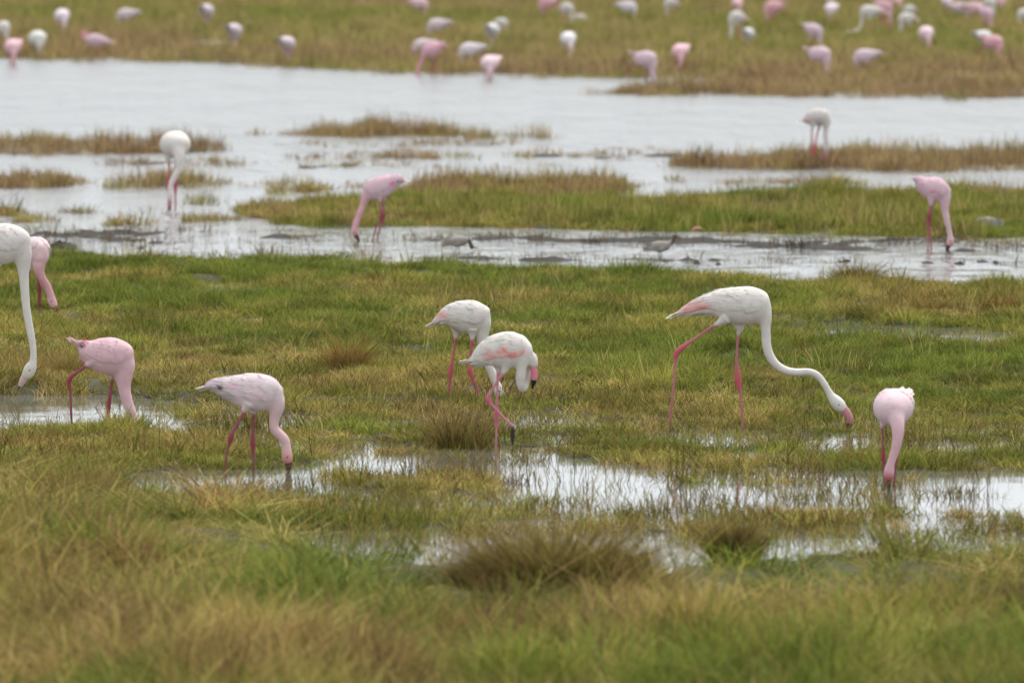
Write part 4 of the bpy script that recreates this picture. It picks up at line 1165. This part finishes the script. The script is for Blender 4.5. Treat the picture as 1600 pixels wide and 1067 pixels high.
P_BROWN = mat_plant("brown_grass", (.060, .035, .016), (.125, .072, .028), (.24, .165, .055))
P_TAN = mat_plant("tan_grass", (.16, .12, .034), (.27, .185, .060), (.38, .28, .105))
P_OLIVE = mat_plant("olive_brown_grass", (.080, .050, .020), (.185, .135, .042), (.31, .25, .075))
P_DARK = mat_plant("dark_green_sedge", (.030, .050, .018), (.05, .075, .025), (.085, .10, .035))
TG_ = "grass tussocks on the meadow"
def tussock(u, v, mat, n, h0, h1, spread, w, lean, bend, label, sy=1.0, group=TG_, cat="grass tussock", name="grass_tussock", zo=-.01, straws=0, splay=.75):
    r_ = np.random.default_rng(int(u * 7 + v))
    V = []; Fc = []; C = []
    lobes = 1 if cat != "grass tussock" else 5
    for q in range(lobes):                       # several crowns grown together
        f = 1.0 if q == 0 else r_.uniform(.55, .9)
        v_, f_, c_ = blades(int(n * (1.0 if q == 0 else .35)), h0 * f, h1 * f, w * 1.2, spread * (.62 if q == 0 else .40), lean, bend, r_, .3, splay=splay)
        ox, oy = (0, 0) if q == 0 else (spread * r_.uniform(-.9, .9), spread * r_.uniform(-.7, .7))
        k = len(V); V += [(p[0] + ox, p[1] + oy, p[2]) for p in v_]; Fc += [tuple(i + k for i in g) for g in f_]; C += c_
    x, y = unproject(u, v)
    z = max(-.05, float(ground_z(x, y)))
    o = link(name, mesh_from(name, [(p[0], p[1] * sy, p[2]) for p in V], Fc, mat, C, smooth=False), None, (float(x), float(y), z + zo))
    if straws:
        V, Fc, C = blades(straws, h1 * 1.1, h1 * 1.9, w * .7, spread * .8, .35, .5, r_, .3)
        link("straws", mesh_from("straws", V, Fc, P_TAN, C, smooth=False), o)
    tag(o, label, cat, group)
tussock(547, 590, P_RUST, 240, .10, .46, .11, .0034, .35, .30, "rusty tussock with long straws on the lawn, left of the white pair", straws=14)
tussock(712, 700, P_OLIVE, 260, .20, .44, .17, .0040, .16, .18, "upright brown tussock at the water below the white pair", straws=6)
tussock(1340, 459, P_OLIVE, 480, .18, .34, .15, .0055, .25, .30, "dark brown tussock at the far edge of the lawn at right")
tussock(1445, 494, P_RUST, 260, .07, .18, .17, .006, .35, .5, "low rusty patch of grass right of the dark brown tussock")
tussock(1572, 494, P_RUST, 260, .10, .24, .15, .006, .25, .4, "rusty tussock on the lawn next to the right edge")
tussock(100, 598, P_TAN, 560, .15, .40, .20, .0048, .4, .5, "wide tan tussock behind the pink bird at the left pond", straws=8)
tussock(20, 604, P_TAN, 380, .12, .34, .18, .0048, .4, .5, "tan tussock under the bill of the white bird at the left edge")
tussock(1143, 902, P_OLIVE, 1000, .16, .44, .085, .006, .25, .25, "dark brown upright tussock at the near shore, right of centre", sy=1.3, splay=.45)
tussock(870, 975, P_OLIVE, 3000, .18, .52, .48, .006, .3, .6, "broad brown mound of matted grass in the foreground centre", sy=1.4, straws=26)
tussock(1548, 1030, P_BROWN, 1500, .24, .56, .34, .006, .3, .5, "dark brown tussock in the foreground near the lower right corner", sy=1.4)
tussock(1120, 1045, P_TAN, 1300, .22, .52, .36, .006, .3, .6, "pale brown mound in the foreground right of centre", sy=1.4)
tussock(110, 790, P_TAN, 520, .14, .38, .26, .005, .28, .4, "tall tan tussock at the left end of the near shore", straws=14)
tussock(1000, 470, P_BROWN, 200, .05, .13, .12, .006, .3, .4, "low brown patch on the lawn left of the tall striding flamingo")
tussock(845, 486, P_BROWN, 240, .06, .15, .16, .006, .3, .4, "low dark patch on the lawn behind the white pair")
RG = "dark green clumps on the far bank"
tussock(568, 84, P_DARK, 70, .30, .58, .14, .010, .16, .10, "tall wispy dark green reed clump on the far bank", group=RG, cat="reed clump", name="reed_clump", zo=-.1)
for u, v, sz, lb in [(18, 28, .22, "dark green clump at the top left corner of the far bank"), (75, 32, .28, "wide dark green clump left of the red necked flamingo"),
                     (428, 48, .24, "dark green clump on the strip above the round pale pink flamingo"), (640, 47, .22, "dark green clump left of the whitish flamingo facing left"),
                     (700, 44, .26, "dark green clump just right above the whitish flamingo"), (735, 50, .24, "dark green clump between the whitish flamingo and the round white one"),
                     (800, 96, .18, "small dark clump right of the waterline flamingo with dark breast"), (1010, 92, .30, "dark green clump behind the lilac flamingo at the waterline"),
                     (1138, 98, .18, "dark green clump below the legs of the white flamingo with pink tail"), (1190, 66, .26, "dark green clump right of the small round flamingo"),
                     (1245, 66, .20, "dark green clump at the tail of the pale pink flamingo"), (1316, 102, .24, "dark green clump between the lilac and the pale flamingo"),
                     (1452, 108, .28, "wide dark green clump below the red necked round flamingo"), (1490, 106, .26, "dark green clump right of the widest one"), (1576, 104, .20, "dark green clump at the right end of the far bank")]:
    tussock(u, v, P_DARK, 130, .12, .30, sz, .014, .22, .3, lb, group=RG, cat="sedge clump", name="sedge_clump", zo=-.08)
print("tris", sum(sum(len(p.vertices) - 2 for p in o.data.polygons) if o.data.users < 2 else 0 for o in COL.objects if o.type == 'MESH'))
